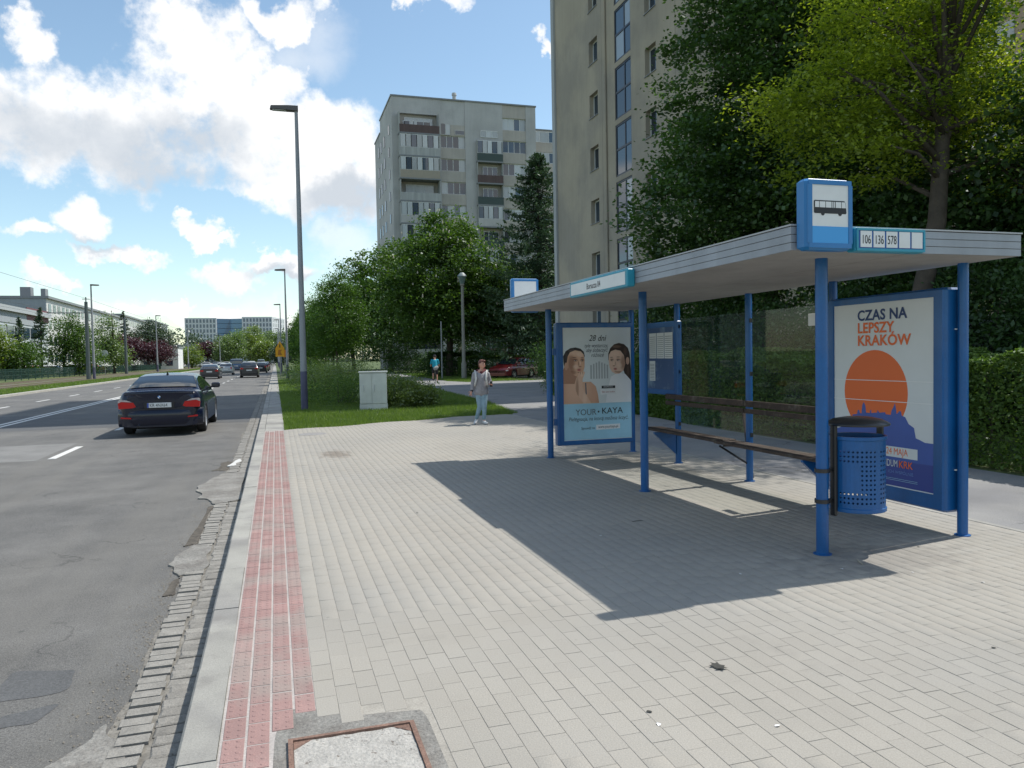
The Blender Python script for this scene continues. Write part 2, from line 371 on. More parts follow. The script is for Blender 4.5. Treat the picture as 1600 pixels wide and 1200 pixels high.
# cracks in the asphalt: thin dark lines along warped cells
def add_cracks(m, scale, width, dark, thr=.52, nscale=.5):
    t = m.node_tree; b = t.nodes['Principled BSDF']; src = b.inputs['Base Color'].links[0].from_socket
    g = N(t, 'ShaderNodeNewGeometry'); nn = N(t, 'ShaderNodeTexNoise', ins={'Scale': 2.2, 'Detail': 5.0}); L(t, g.outputs['Position'], nn.inputs['Vector'])
    va = N(t, 'ShaderNodeVectorMath', operation='MULTIPLY_ADD'); L(t, nn.outputs['Color'], va.inputs[0]); va.inputs[1].default_value = (.8, .8, .8); L(t, g.outputs['Position'], va.inputs[2])
    vo = N(t, 'ShaderNodeTexVoronoi', feature='DISTANCE_TO_EDGE', ins={'Scale': scale}); L(t, va.outputs[0], vo.inputs['Vector'])
    r = N(t, 'ShaderNodeMapRange'); L(t, vo.outputs['Distance'], r.inputs[0]); r.inputs[1].default_value = 0; r.inputs[2].default_value = width; r.inputs[3].default_value = 1; r.inputs[4].default_value = 0
    n2 = N(t, 'ShaderNodeTexNoise', ins={'Scale': nscale, 'Detail': 3.0}); L(t, g.outputs['Position'], n2.inputs['Vector'])
    r2 = N(t, 'ShaderNodeMapRange'); L(t, n2.outputs['Fac'], r2.inputs[0]); r2.inputs[1].default_value = thr; r2.inputs[2].default_value = thr + .1
    f = M2(t, 'MULTIPLY', r.outputs[0], r2.outputs[0])
    mx = N(t, 'ShaderNodeMix', data_type='RGBA'); L(t, f, mx.inputs[0]); L(t, src, mx.inputs[6]); mx.inputs[7].default_value = (*dark, 1); L(t, mx.outputs[2], b.inputs['Base Color'])
add_cracks(m_asph, .9, .012, (.045, .045, .045), .5)
def overlay(m, fac_fn, col):
    t = m.node_tree; b = t.nodes['Principled BSDF']; src = b.inputs['Base Color'].links[0].from_socket
    g = N(t, 'ShaderNodeNewGeometry'); f = fac_fn(t, g.outputs['Position'])
    mx = N(t, 'ShaderNodeMix', data_type='RGBA'); L(t, f, mx.inputs[0]); L(t, src, mx.inputs[6]); mx.inputs[7].default_value = (*col, 1); L(t, mx.outputs[2], b.inputs['Base Color'])
def f_noise(scale, lo, hi, amt, sv=(1, 1, 1), det=5):
    def fn(t, P):
        mp = N(t, 'ShaderNodeMapping'); mp.inputs['Scale'].default_value = sv; L(t, P, mp.inputs[0])
        n = N(t, 'ShaderNodeTexNoise', ins={'Scale': scale, 'Detail': float(det), 'Roughness': .6}); L(t, mp.outputs[0], n.inputs['Vector'])
        r_ = N(t, 'ShaderNodeMapRange', interpolation_type='SMOOTHSTEP'); L(t, n.outputs['Fac'], r_.inputs[0]); r_.inputs[1].default_value = lo; r_.inputs[2].default_value = hi; r_.inputs[4].default_value = amt
        return r_.outputs[0]
    return fn
def f_spots(scale, rad, amt):
    def fn(t, P):
        v = N(t, 'ShaderNodeTexVoronoi', ins={'Scale': scale, 'Randomness': 1.0}); L(t, P, v.inputs['Vector'])
        r_ = N(t, 'ShaderNodeMapRange'); L(t, v.outputs['Distance'], r_.inputs[0]); r_.inputs[1].default_value = rad * .6; r_.inputs[2].default_value = rad; r_.inputs[3].default_value = amt; r_.inputs[4].default_value = 0
        return r_.outputs[0]
    return fn
def f_near(c, rx, ry, amt):
    def fn(t, P):
        s_ = N(t, 'ShaderNodeVectorMath', operation='SUBTRACT'); L(t, P, s_.inputs[0]); s_.inputs[1].default_value = (*c, 0)
        m_ = N(t, 'ShaderNodeVectorMath', operation='MULTIPLY'); L(t, s_.outputs[0], m_.inputs[0]); m_.inputs[1].default_value = (1 / rx, 1 / ry, 0)
        l_ = N(t, 'ShaderNodeVectorMath', operation='LENGTH'); L(t, m_.outputs[0], l_.inputs[0])
        n = N(t, 'ShaderNodeTexNoise', ins={'Scale': 7.0, 'Detail': 5.0}); L(t, P, n.inputs['Vector'])
        q = M2(t, 'ADD', l_.outputs['Value'], M2(t, 'MULTIPLY', M2(t, 'SUBTRACT', n.outputs['Fac'], .5), 2.4))
        r_ = N(t, 'ShaderNodeMapRange'); L(t, q, r_.inputs[0]); r_.inputs[1].default_value = .5; r_.inputs[2].default_value = 1.2; r_.inputs[3].default_value = amt; r_.inputs[4].default_value = 0
        return r_.outputs[0]
    return fn
overlay(m_asph, f_noise(1.1, .46, .72, .55, (1, .06, 1)), (.175, .168, .152))       # polished and dusty wheel tracks
overlay(m_asph, f_noise(.9, .58, .74, .5, (1, .1, 1)), (.085, .085, .085))
overlay(m_asph, f_spots(2.1, .05, .55), (.06, .06, .06)); overlay(m_asph, f_spots(60, .28, .4), (.25, .24, .22)); overlay(m_asph, f_spots(47, .25, .4), (.06, .06, .06))
m_asph2 = mat('asphalt_patch_and_shade', (.092, .094, .096), .85, var=.15, vscale=1.5, grain=.3, gscale=80, bump=.6, bscale=70, world=True)
m_asph3 = mat('asphalt_pale_patch', (.185, .183, .176), .88, var=.15, vscale=1.5, grain=.3, gscale=80, bump=.6, bscale=70, world=True)
m_foot = mat('footpath_asphalt', (.235, .232, .225), .9, var=.14, vscale=.9, grain=.25, gscale=80, bump=.6, bscale=70, col2=(.20, .20, .205), c2scale=.5, world=True)
add_cracks(m_foot, .35, .006, (.08, .08, .08), .48)
m_conc = mat('concrete_kerb', (.315, .308, .28), .85, var=.12, vscale=2.5, grain=.14, gscale=120, bump=.35, bscale=90, rndv=.08, col2=(.25, .243, .228), c2scale=1.3, world=True)
m_patch = mat('rough_concrete', (.235, .228, .21), .95, var=.2, vscale=3, grain=.3, gscale=60, bump=1.2, bscale=40, col2=(.18, .17, .155), c2scale=5, world=True)
m_bed = mat('joint_sand', (.315, .296, .26), .95, var=.2, vscale=5, grain=.2, gscale=100, world=True)
m_mort = mat('pale_mortar', (.38, .35, .33), .95, var=.12, vscale=5, grain=.2, gscale=100, world=True)
m_paint = mat('road_paint', (.62, .62, .60), .7, col2=(.3, .3, .3), c2scale=14, c2lo=.56, c2hi=.72, world=True)

sheet('ground', [(-3000, -300), (3000, -300), (3000, 3500), (-3000, 3500)], -.35, m_lawnd)
_re = random.Random(3); _ys = [-3 + .09 * i for i in range(420)]; _x = 0; _edge = []
for _y in _ys:
    _x = _x * .8 + _re.uniform(-.014, .014); _edge.append((-.765 + _x + .02 * math.sin(_y * 1.3), _y))
road = sheet('road', [(-14.0, -40), (-.76, -40)] + _edge + [(-.76, 900), (-14.0, 900)], -.12, m_asph)
sheet('tram_verge', [(-300, -40), (-14.3, -40), (-14.3, 900), (-300, 900)], -.03, m_lawnd)
sheet('lawn', [(.16, -40), (300, -40), (300, 900), (.16, 900)], -.02, m_lawn)

# road markings, repairs and a painted shadow band
def mark(x0, x1, y0, y1): return MB().box(x0, x1, y0, y1, -.12, -.116).build('road_marking', m_paint, road, world=True)
for k in range(60):
    y = 15.8 + k * 6 - 6 * 3
    mark(-4.01, -3.88, y, y + 2.1)
    mark(-10.72, -10.60, y + .8, y + 2.9)
mark(-7.46, -7.33, -40, 900); mark(-7.72, -7.59, -40, 900)
def ragged(pts, amp, seed, n=5):
    r = random.Random(seed); o = []
    for i, p in enumerate(pts):
        q = pts[(i + 1) % len(pts)]
        for k in range(n):
            t = k / n; o.append((p[0] + (q[0] - p[0]) * t + r.uniform(-amp, amp), p[1] + (q[1] - p[1]) * t + r.uniform(-amp, amp)))
    for _ in range(2): o = [w for a, b in zip(o, o[1:] + o[:1]) for w in ((a[0] * .75 + b[0] * .25, a[1] * .75 + b[1] * .25), (a[0] * .25 + b[0] * .75, a[1] * .25 + b[1] * .75))]
    return o
sheet('repair_or_shade_patch', [(-14, 22.9), (-.76, 22.9), (-.76, 29.5), (-14, 29.5)], -.118, m_asph2, road)  # building shadow across the lanes, painted as a darker asphalt sheet
sheet('repair_or_shade_patch', [(-9, 15.6), (-4.15, 15.6), (-4.15, 18.7), (-9, 18.7)], -.118, m_asph3, road)
sheet('repair_or_shade_patch', ragged([(-1.45, 4.9), (-1.1, 4.8), (-1.12, 4.5), (-1.5, 4.45)], .02, 3, 3), -.118, m_asph2, road)
sheet('repair_or_shade_patch', ragged([(-1.32, 4.3), (-1.1, 4.35), (-1.15, 4.15), (-1.4, 4.12)], .015, 4, 3), -.118, m_asph2, road)
sheet('oil_stain', ragged([(-2.9, 9.5), (-2.2, 9.6), (-2.1, 6.0), (-2.8, 6.1)], .12, 6), -.1185, mat('asphalt_worn_track', (.125, .12, .112), .85, grain=.3, gscale=80, var=.2, vscale=1, world=True), road) if False else None

# gutter of two rows of cobbles
gut = sheet('gutter', [(-.98, -3), (-.43, -3), (-.43, 900), (-.98, 900)], -.122, mat('gutter_fill', (.18, .17, .15), .95, var=.3, vscale=9, grain=.3, gscale=70, world=True)); gut.location.z = .001
m_cob = mat('granite_cobble', (.225, .215, .195), .9, var=.2, vscale=12, grain=.2, gscale=120, bump=.8, bscale=60, rndv=.14, world=True)
cobs = []
for s in range(5):
    r = random.Random(s); mb = MB(); a, b = .074, .044
    j = lambda q: q + r.uniform(-.007, .007)
    rim = [(-a, -b), (a, -b), (a, b), (-a, b)]
    lo = [(j(x), j(y), -.04) for x, y in rim]; mid = [(j(x), j(y), -.006) for x, y in rim]; hi = [(j(x * .88), j(y * .84), .001 + r.uniform(-.002, .002)) for x, y in rim]
    mb.add(lo + mid + hi, [(0, 1, 5, 4), (1, 2, 6, 5), (2, 3, 7, 6), (3, 0, 4, 7), (4, 5, 9, 8), (5, 6, 10, 9), (6, 7, 11, 10), (7, 4, 8, 11), (8, 9, 10, 11)])
    cobs.append(mb.mesh('cobble', m_cob))
far_c = MB(); ncob = 0
for col, x in enumerate((-.515, -.675)):
    y = -1.0 + .04 * col
    while y < 46:
        d = .096 + rnd.uniform(-.008, .012)
        xx = x + rnd.uniform(-.012, .012)
        gap = (9.9 < y < 12.5 and not (col == 0 and y > 11.8)) or (6.75 < y < 7.5 and col == 1) or (y < 3.2 and col == 1 and rnd.random() < .5)
        if not gap:
            if inframe(xx, y, -.12) and ncob < 296:
                inst('cobble', cobs[rnd.randrange(5)], gut, (xx, y, -.1125 + rnd.uniform(-.004, .003)), rnd.uniform(-.07, .07), (rnd.uniform(.94, 1.04), rnd.uniform(.98, 1.10), 1)); ncob += 1
            else: far_c.box(xx - .07, xx + .07, y - .04, y + .04, -.14, -.106 + rnd.uniform(-.005, .002))
        y += d
o = far_c.build('cobbles', m_cob, gut); o['kind'] = 'stuff'
sheet('repair_or_shade_patch', ragged([(-1.08, 11.3), (-.8, 12.4), (-.46, 12.6), (-.45, 10.0), (-.72, 9.8), (-.95, 10.3)], .045, 11), -.103, m_patch, road, th=.02)
sheet('repair_or_shade_patch', ragged([(-.92, 7.0), (-.78, 7.7), (-.62, 7.6), (-.60, 6.7), (-.78, 6.6)], .03, 12), -.106, m_patch, road, th=.02)
sheet('repair_or_shade_patch', ragged([(-.98, 3.6), (-.8, 4.0), (-.62, 3.5), (-.5, 1.0), (-.95, 1.0)], .05, 14), -.11, m_patch, road, th=.01)
m_dirt = mat('gutter_dirt', (.085, .075, .062), 1, var=.5, vscale=20, world=True)
sheet('dirt_in_broken_edge', ragged([(-.88, 7.7), (-.80, 9.7), (-.76, 9.7), (-.76, 7.7)], .03, 15), -.112, m_dirt, road, th=.01)
sheet('dirt_in_broken_edge', ragged([(-.84, 6.1), (-.80, 6.55), (-.77, 6.55), (-.76, 6.1)], .02, 16), -.112, m_dirt, road, th=.01)
sheet('dirt_in_broken_edge', ragged([(-1.0, 12.9), (-.86, 14.0), (-.77, 13.9), (-.77, 12.7)], .06, 17), -.116, m_dirt, road, th=.01)
o = sheet('bird_lime_splash', ragged([(-.78, 13.2), (-.66, 14.1), (-.6, 13.9), (-.66, 13.3)], .04, 18), -.098, mat('white_splash', (.55, .55, .53), .8, world=True), road, th=.012)

# kerb of one metre stones
kerb = MB().box(-.445, -.27, -3, 900, -.3, -.14).build('kerb', m_bed); kerb['kind'] = 'structure'
kst = MB(); b = .006
pr = [(-.43, -.2), (-.43, -.012), (-.418, 0), (-.272, 0), (-.272, -.2)]
kst = MB().prism(pr, -.4965, .4965, 'xz').mesh('kerb_stone', m_conc)
for k in range(66):
    inst('kerb_stone', kst, kerb, (rnd.uniform(-.003, .003), -1.75 + k + .5, rnd.uniform(-.003, .002)), rnd.uniform(-.002, .002))
mb = MB()
for k in range(66, 500): mb.box(-.43, -.272, -1.75 + k, -1.75 + k + .993, -.2, 0)
mb.build('kerb_stones', m_conc, kerb)['kind'] = 'stuff'
lk = MB().box(-14.32, -14.0, -40, 900, -.3, 0).build('far_kerb', mat('pale_kerb', (.40, .39, .35), .9, var=.15, vscale=1, world=True)); lk['kind'] = 'structure'

# pavement: sheet of sand, then setts laid in staggered columns
def lawn_edge(x): return 18.3 + (x - .16) * .37 + .12 * math.sin(x * 3.1) - .25 * max(0, x - 5.2)
pave = sheet('pavement', [(-.272, -3), (6.16, -3), (6.16, 20.0)] + [(x, lawn_edge(x) + .04) for x in (6, 5.5, 5, 4.5, 4, 3.5, 3, 2.5, 2, 1.5, 1, .5, .16)] + [(.16, 18.32), (-.272, 18.32)], -.0020, m_bed)
m_set = mat('grey_paver', (.325, .305, .268), .88, var=.09, vscale=1.1, grain=.12, gscale=140, bump=.35, bscale=110, rndv=.03, col2=(.285, .272, .245), c2scale=.55, c2lo=.4, c2hi=.62, world=True)
m_red = mat('red_tactile_tile', (.295, .185, .17), .85, var=.12, vscale=3, grain=.12, gscale=120, bump=.4, bscale=90, rndv=.08, col2=(.30, .23, .21), c2scale=1.6, world=True)
overlay(m_set, f_noise(.45, .48, .68, .38), (.36, .335, .29))                        # trodden dust
overlay(m_set, f_noise(1.3, .60, .75, .45), (.20, .19, .172))
overlay(m_set, f_noise(14, .70, .76, .5), (.17, .16, .145))
overlay(m_set, f_spots(3.2, .045, .35), (.16, .155, .145)); overlay(m_set, f_spots(5.1, .03, .4), (.46, .44, .40))
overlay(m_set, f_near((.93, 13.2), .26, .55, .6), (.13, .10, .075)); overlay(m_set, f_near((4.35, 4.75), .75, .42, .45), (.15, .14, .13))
overlay(m_red, f_noise(1.6, .45, .65, .5), (.27, .22, .195)); overlay(m_conc, f_noise(6, .58, .7, .4), (.19, .18, .165))
def sett(hw, hl, seed, m, name, domes=False):
    r = random.Random(seed); g = .0017; t = r.uniform(-.0005, .0005)
    rim = [(-hw + .0012, -hl + .0012), (hw - .0012, -hl + .0012), (hw - .0012, hl - .0012), (-hw + .0012, hl - .0012)]
    lo = [(x, y, -.03) for x, y in rim]; md = [(x, y, -.0010) for x, y in rim]; hi = [(x * (1 - g / hw), y * (1 - g / hl), t * (1 if i < 2 else -1)) for i, (x, y) in enumerate(rim)]
    mb = MB().add(lo + md + hi, [(0, 1, 5, 4), (1, 2, 6, 5), (2, 3, 7, 6), (3, 0, 4, 7), (4, 5, 9, 8), (5, 6, 10, 9), (6, 7, 11, 10), (7, 4, 8, 11), (8, 9, 10, 11)])
    if domes:
        for i in (-1, 1):
            for k in (-1.5, -.5, .5, 1.5):
                cx, cy = i * hw * .48, k * hl * .5; n = 6
                vs = [(cx + .014 * math.cos(2 * PI * q / n), cy + .014 * math.sin(2 * PI * q / n), -.001) for q in range(n)] + [(cx + .009 * math.cos(2 * PI * q / n), cy + .009 * math.sin(2 * PI * q / n), .0026) for q in range(n)]
                mb.add(vs, [(q, (q + 1) % n, n + (q + 1) % n, n + q) for q in range(n)] + [tuple(range(n, 2 * n))])
    return mb.mesh(name, m)
setts = [sett(.05, .10, s, m_set, 'paver') for s in range(6)]
cand = []
col = 0; x = .132 + .05
MX0, MX1, MY1 = .0, .60, 3.40          # inspection cover with its ring of mortar
while x < 6.06:
    off = (col % 2) * .1 + rnd.choice([0, 0, 0, .05, -.05]); y = -1.0 + off
    while y < lawn_edge(x) - .08:
        if not (x > MX0 - .02 and x - .05 < MX1 and y < MY1 + .05):
            cand.append((x, y, rnd.uniform(-.0003, .0012), rnd.uniform(-.004, .004)))
        y += .2 + rnd.uniform(-.0005, .0005)
    x += .1; col += 1
vis = sorted([c for c in cand if inframe(c[0], c[1], 0, 1.0)], key=lambda c: c[0] ** 2 + c[1] ** 2 + 2.56)
near = set(vis[:298])
for c in vis[:298]: inst('paver', setts[rnd.randrange(6)], pave, (c[0], c[1], c[2] + .008 - .008), c[3])
rest = [c for c in cand if c not in near]
def joined(name, protos, places, m, parent, **kw):
    V = []; Q4 = []; o = 0
    for i, (x, y, z, a) in enumerate(places):
        me = protos[i % len(protos)]; ca, sa = math.cos(a), math.sin(a)
        v, f = me
        V.append(np.stack([v[:, 0] * ca - v[:, 1] * sa + x, v[:, 0] * sa + v[:, 1] * ca + y, v[:, 2] + z], 1)); Q4.append(f + o); o += len(v)
    ob = npmesh(name, np.concatenate(V), np.concatenate(Q4), m, None, parent, 'stuff'); return ob
def arr(me):
    v = np.array([q.co[:] for q in me.vertices]); f = np.array([p.vertices[:] for p in me.polygons if len(p.vertices) == 4]); return v, f
joined('pavers', [arr(m) for m in setts], rest, m_set, pave)
tiles = [sett(.0455, .097, s, m_red, 'tactile_tile', True) for s in range(4)]
tt = []
for c_ in range(4):
    x = -.208 + c_ * .1 - .006 + .0 ; y = -.9 + (c_ % 2) * .1 + rnd.uniform(-.03, .03)
    while y < 18.1:
        if not (c_ >= 2 and y < (3.62 if c_ == 3 else 3.42) and y > (2.9 if c_ == 2 else 0)): tt.append((x, y, rnd.uniform(.0002, .0018), rnd.uniform(-.006, .006)))
        y += .2015 + rnd.uniform(-.001, .002)
tv = sorted([t for t in tt if inframe(t[0], t[1])], key=lambda t: t[1])[:298]
for t in tv: inst('tactile_tile', tiles[rnd.randrange(4)], pave, t[:3], t[3])
tiles_far = [sett(.0455, .097, s, m_red, 'tactile_tile') for s in range(3)]
joined('tactile_tiles', [arr(m) for m in tiles_far], [t for t in tt if t not in set(tv)], m_red, pave)
sheet('mortar_strip', [(-.268, -3), (.134, -3), (.134, 18.3), (-.268, 18.3)], -.0018, m_mort, pave)
sheet('mortar_patch', ragged([(-.06, 1.6), (.62, 1.6), (.60, 3.42), (.3, 3.46), (.1, 3.6), (.02, 3.62), (-.05, 3.4)], .006, 5), -.001, m_patch, pave)
sheet('damp_stain', ragged([(.75, 12.6), (1.15, 12.7), (1.1, 13.9), (.7, 13.7)], .08, 8), .0035, mat('damp_sand', (.16, .14, .12), .9, var=.4, vscale=9, world=True), pave) if False else None

# slabs beside the grass
sl = MB().bbox(-.211, .211, -.247, .247, -.05, 0, .004).mesh('kerb_slab', m_conc)
slabs = MB().box(-.272, .16, 18.3, 900, -.1, -.05).build('slab_strip', m_bed); slabs['kind'] = 'structure'
for k in range(80): inst('kerb_slab', sl, slabs, (-.056, 18.6 + k * .5, rnd.uniform(-.004, .003)), rnd.uniform(-.006, .006))
mb = MB()
for k in range(80, 900): mb.box(-.268, .155, 18.36 + k * .5, 18.36 + k * .5 + .49, -.05, 0)
mb.build('kerb_slabs', m_conc, slabs)['kind'] = 'stuff'

# asphalt footpath with its branches, flush edging
edg = MB().box(6.10, 6.16, -3, 20.0, -.02, .002).build('path_edging', m_conc); edg['kind'] = 'structure'
sheet('footpath', [(6.16, -3), (8.75, -3), (8.75, 15), (9.3, 20), (10.2, 27.5), (11.6, 32.5), (14.6, 40.5), (16.5, 46), (21, 53), (30, 60), (30, 66), (18, 57), (13.6, 50.5), (11.6, 47), (10.9, 50), (11.4, 66), (12.5, 90), (10.2, 90), (9.0, 66), (8.4, 50), (7.5, 34), (7.1, 26), (6.45, 21), (6.16, 20)], .0, m_foot)
rs = np.random.RandomState(77); n = 5200
gy = rs.random(n) ** 1.5 * 22 + .5; gx = np.where(rs.random(n) < .7, -.80 + rs.normal(size=n) * .05 - .12 * np.abs(rs.normal(size=n)) * (rs.random(n) < .4), -.47 + rs.normal(size=n) * .02); gx = np.minimum(gx, -.436)
gs = .004 + .005 * rs.random(n) ** 3; gz = np.full(n, -.117)
an = rs.random((n, 3)) * .9 + np.array([0, 2.1, 4.2]); V = np.empty((n, 4, 3))
for k in range(3): V[:, k, 0] = gx + gs * np.cos(an[:, k]); V[:, k, 1] = gy + gs * np.sin(an[:, k]); V[:, k, 2] = gz
V[:, 3, 0] = gx; V[:, 3, 1] = gy; V[:, 3, 2] = gz + gs * .9
Q = (np.arange(n) * 4)[:, None, None] + np.array([[0, 1, 3], [1, 2, 3], [2, 0, 3]])
o = npmesh('grit', V.reshape(-1, 3), Q.reshape(-1, 3), mat('loose_grit', (.17, .155, .13), .95, var=.6, vscale=60, world=True), None, None, 'stuff', 3); tag(o, 'loose grit along the broken asphalt edge and the gutter cobbles', 'grit')
# ---------------------------------------------------------------- inspection cover
m_rust = mat('rusty_steel', (.20, .12, .09), .8, .0, var=.3, vscale=12, grain=.3, gscale=90, bump=.8, bscale=60)
ic = thing('inspection_cover', 'square concrete inspection cover in a rusty steel frame beside the red tactile strip', 'inspection cover', (.27, 2.95, 0))
mb = MB()
mb.box(-.265, -.245, -.9, .355, -.03, .014); mb.box(.245, .265, -.9, .355, -.03, .012); mb.box(-.245, .245, .338, .357, -.03, .013)
mb.prism([(-.243, .336), (-.17, .336), (-.243, .27)], .001, .006, 'xy'); mb.prism([(.243, .336), (.17, .336), (.243, .27)], .001, .006, 'xy')
mb.build('frame', m_rust, ic)
mb = MB(); nx, ny = 24, 50
for j in range(ny + 1):
    for i in range(nx + 1):
        mb.v.append((-.243 + .486 * i / nx, -.9 + 1.236 * j / ny, .003 + rnd.uniform(-.0022, .0022)))
for j in range(ny):
    for i in range(nx): a = j * (nx + 1) + i; mb.f.append((a, a + 1, a + nx + 2, a + nx + 1))
mb.build('concrete_lid', mat('pitted_concrete', (.42, .405, .375), .95, var=.15, vscale=8, grain=.2, gscale=70, bump=1.3, bscale=55, col2=(.16, .14, .12), c2scale=22, c2lo=.60, c2hi=.66), ic, smooth=True)
mh = thing('manhole_cover', 'round grey manhole cover lying flush in the pavement in front of the grass corner', 'manhole cover', (.72, 17.0, 0))
MB().lathe([(0, .002), (.26, .002), (.27, .005), (.30, .005), (.305, -.002)], 28).build('lid', mat('cast_iron', (.25, .24, .23), .7, .0, var=.2, vscale=10, bump=.5, bscale=30), mh)

# ---------------------------------------------------------------- grass
def grass(name, pts_fn, n, h, w, seed, m=GRA, lab=None):
    rs = np.random.RandomState(seed); P = pts_fn(rs, n); n = len(P)
    ang = rs.random(n) * 2 * PI; hh = h * rs.uniform(.5, 1.4, n); ww = w * rs.uniform(.7, 1.3, n)
    dx = np.cos(ang) * ww; dy = np.sin(ang) * ww; lx = rs.normal(size=n) * hh * .35; ly = rs.normal(size=n) * hh * .35
    V = np.empty((n, 3, 3)); V[:, 0] = P + np.stack([-dx, -dy, 0 * dx], 1); V[:, 1] = P + np.stack([dx, dy, 0 * dx], 1); V[:, 2] = P + np.stack([lx, ly, hh], 1)
    o = npmesh(name, V.reshape(-1, 3), np.arange(n * 3).reshape(-1, 3), m, np.repeat(np.clip(rs.normal(.45, .25, n), 0, 1), 3), None, 'stuff', 3)
    tag(o, lab, 'grass'); return o
def path_left(y): return np.interp(y, [18, 21, 26, 34, 50, 66, 90], [6.2, 6.45, 7.1, 7.5, 8.4, 9.0, 10.2])
def pg1(rs, n):
    y = 18.3 + (66 - 18.3) * rs.random(n) ** 2.0; x = .16 + rs.random(n) * (path_left(y) + .05 - .16)
    e = 18.3 + (x - .16) * .37 + .12 * np.sin(x * 3.1) - .25 * np.maximum(0, x - 5.2)
    k = y > e + .05 * rs.normal(size=n); x, y = x[k], y[k]
    cl = np.sin(x * 2.3 + 1) * np.sin(y * 1.9) + .7 * np.sin(x * 5.1 + y * 3.7) + rs.normal(size=len(x)) * .8; k = (cl > -.9) | (y > 30)
    return np.stack([x[k], y[k], np.full(k.sum(), -.02)], 1)
grass('verge_grass', pg1, 190000, .085, .006, 5, lab='short bright green grass verge between the kerb slabs and the footpath')
def pg2(rs, n):
    y = 15 + 62 * rs.random(n) ** 1.2; px = np.interp(y, [15, 20, 27.5, 32.5, 40.5], [8.8, 9.3, 10.2, 11.6, 14.6]); x = px + rs.random(n) * 6
    k = y < 40; y2 = 47 + 30 * rs.random(n); x2 = np.interp(y2, [47, 50, 66, 90], [11.6, 10.9, 11.4, 12.5]) + rs.random(n) * 5
    return np.concatenate([np.stack([x[k], y[k], np.full(k.sum(), -.02)], 1), np.stack([x2, y2, np.full(n, -.02)], 1)])
grass('lawn_grass', pg2, 40000, .12, .01, 6, lab='grass of the lawn beyond the footpath under the trees')
def pg3(rs, n):
    y = 45 + 200 * rs.random(n) ** 1.4; x = -14.4 - 3.2 * rs.random(n)
    return np.stack([x, y, np.full(n, -.03)], 1)
grass('tram_verge_grass', pg3, 30000, .11, .02, 7, lab='dry grass strip between the far kerb and the tram tracks')

# ================================================================ BUS SHELTER
m_blue = mat('blue_paint', (.002, .098, .31), .38, var=.12, vscale=3, bump=.08, bscale=20, coat=.15, grain=.08, gscale=60, streak=.2, col2=(.22, .26, .30), c2scale=26, c2lo=.735, c2hi=.75, world=True)
m_blue2 = mat('light_blue_plastic', (.012, .165, .42), .35, var=.08, vscale=4, coat=.1)
m_teal = mat('teal_plastic', (.02, .27, .38), .4, var=.1, vscale=4)
m_fasc = mat('grey_ribbed_metal', (.31, .335, .37), .45, .0, var=.08, vscale=2, streak=.14, world=True)
m_soff = mat('soffit_panel', (.36, .345, .32), .8, var=.12, vscale=1.2, grain=.06, gscale=60, streak=.1, world=True)
m_white = mat('white_panel', (.72, .73, .72), .4, var=.05, vscale=5, world=True)
m_ink = mat('black_print', (.012, .012, .014), .5)
m_navy = mat('navy_print', (.02, .05, .16), .45)
m_black = mat('black_metal', (.018, .018, .02), .4, coat=.2)
m_glass = None
def glassmat(name, tint, mixf=.12):
    m = bpy.data.materials.new(name); m.use_nodes = True; t = m.node_tree
    for n in list(t.nodes): t.nodes.remove(n)
    tr = N(t, 'ShaderNodeBsdfTransparent'); tr.inputs[0].default_value = (*tint, 1)
    g = N(t, 'ShaderNodeBsdfGlossy', ins={'Roughness': .02}); lw_ = N(t, 'ShaderNodeLayerWeight', ins={'Blend': .5}); fr = N(t, 'ShaderNodeMath', operation='POWER'); L(t, lw_.outputs['Facing'], fr.inputs[0]); fr.inputs[1].default_value = 3.5; fr2 = N(t, 'ShaderNodeMath', operation='MULTIPLY_ADD'); L(t, fr.outputs[0], fr2.inputs[0]); fr2.inputs[1].default_value = .26; fr2.inputs[2].default_value = .015; fr = fr2
    a = N(t, 'ShaderNodeMixShader'); L(t, fr.outputs[0], a.inputs[0]); L(t, tr.outputs[0], a.inputs[1]); L(t, g.outputs[0], a.inputs[2])
    d = N(t, 'ShaderNodeBsdfDiffuse', ins={'Color': (.35, .40, .42, 1)}); tc_ = N(t, 'ShaderNodeTexCoord'); nn = N(t, 'ShaderNodeTexNoise', ins={'Scale': 3.0, 'Detail': 5.0}); L(t, tc_.outputs['Object'], nn.inputs['Vector'])
    f = M2(t, 'MULTIPLY', nn.outputs['Fac'], mixf)
    b = N(t, 'ShaderNodeMixShader'); L(t, f, b.inputs[0]); L(t, a.outputs[0], b.inputs[1]); L(t, d.outputs[0], b.inputs[2])
    o = N(t, 'ShaderNodeOutputMaterial'); L(t, b.outputs[0], o.inputs[0]); return m
m_glass = glassmat('shelter_glass', (.95, .965, .96), .02)
sh = thing('bus_shelter', 'blue steel bus shelter with a flat grey roof on the pavement', 'bus shelter', (4.8, 8.1, 0))
def post(x, y, r=.047, h=2.31):
    MB().lathe([(r + .022, 0), (r + .022, .008), (r, .012), (r, h)], 20).tube([(0, 0, .3), (0, 0, .31)], .001, 4).build('post', m_blue, sh, smooth='auto').location = (x - 4.8, y - 8.1, 0)
for y in (5.0, 8.03, 11.22): post(4.06, y)
for y in (5.08, 6.66, 8.15, 9.90, 11.39): post(5.55, y, .042)
RX0, RX1, RY0, RY1, RZ0, RZ1 = 3.50, 5.60, 4.62, 11.68, 2.31, 2.475
h3 = (RZ1 - RZ0 + .004) / 3
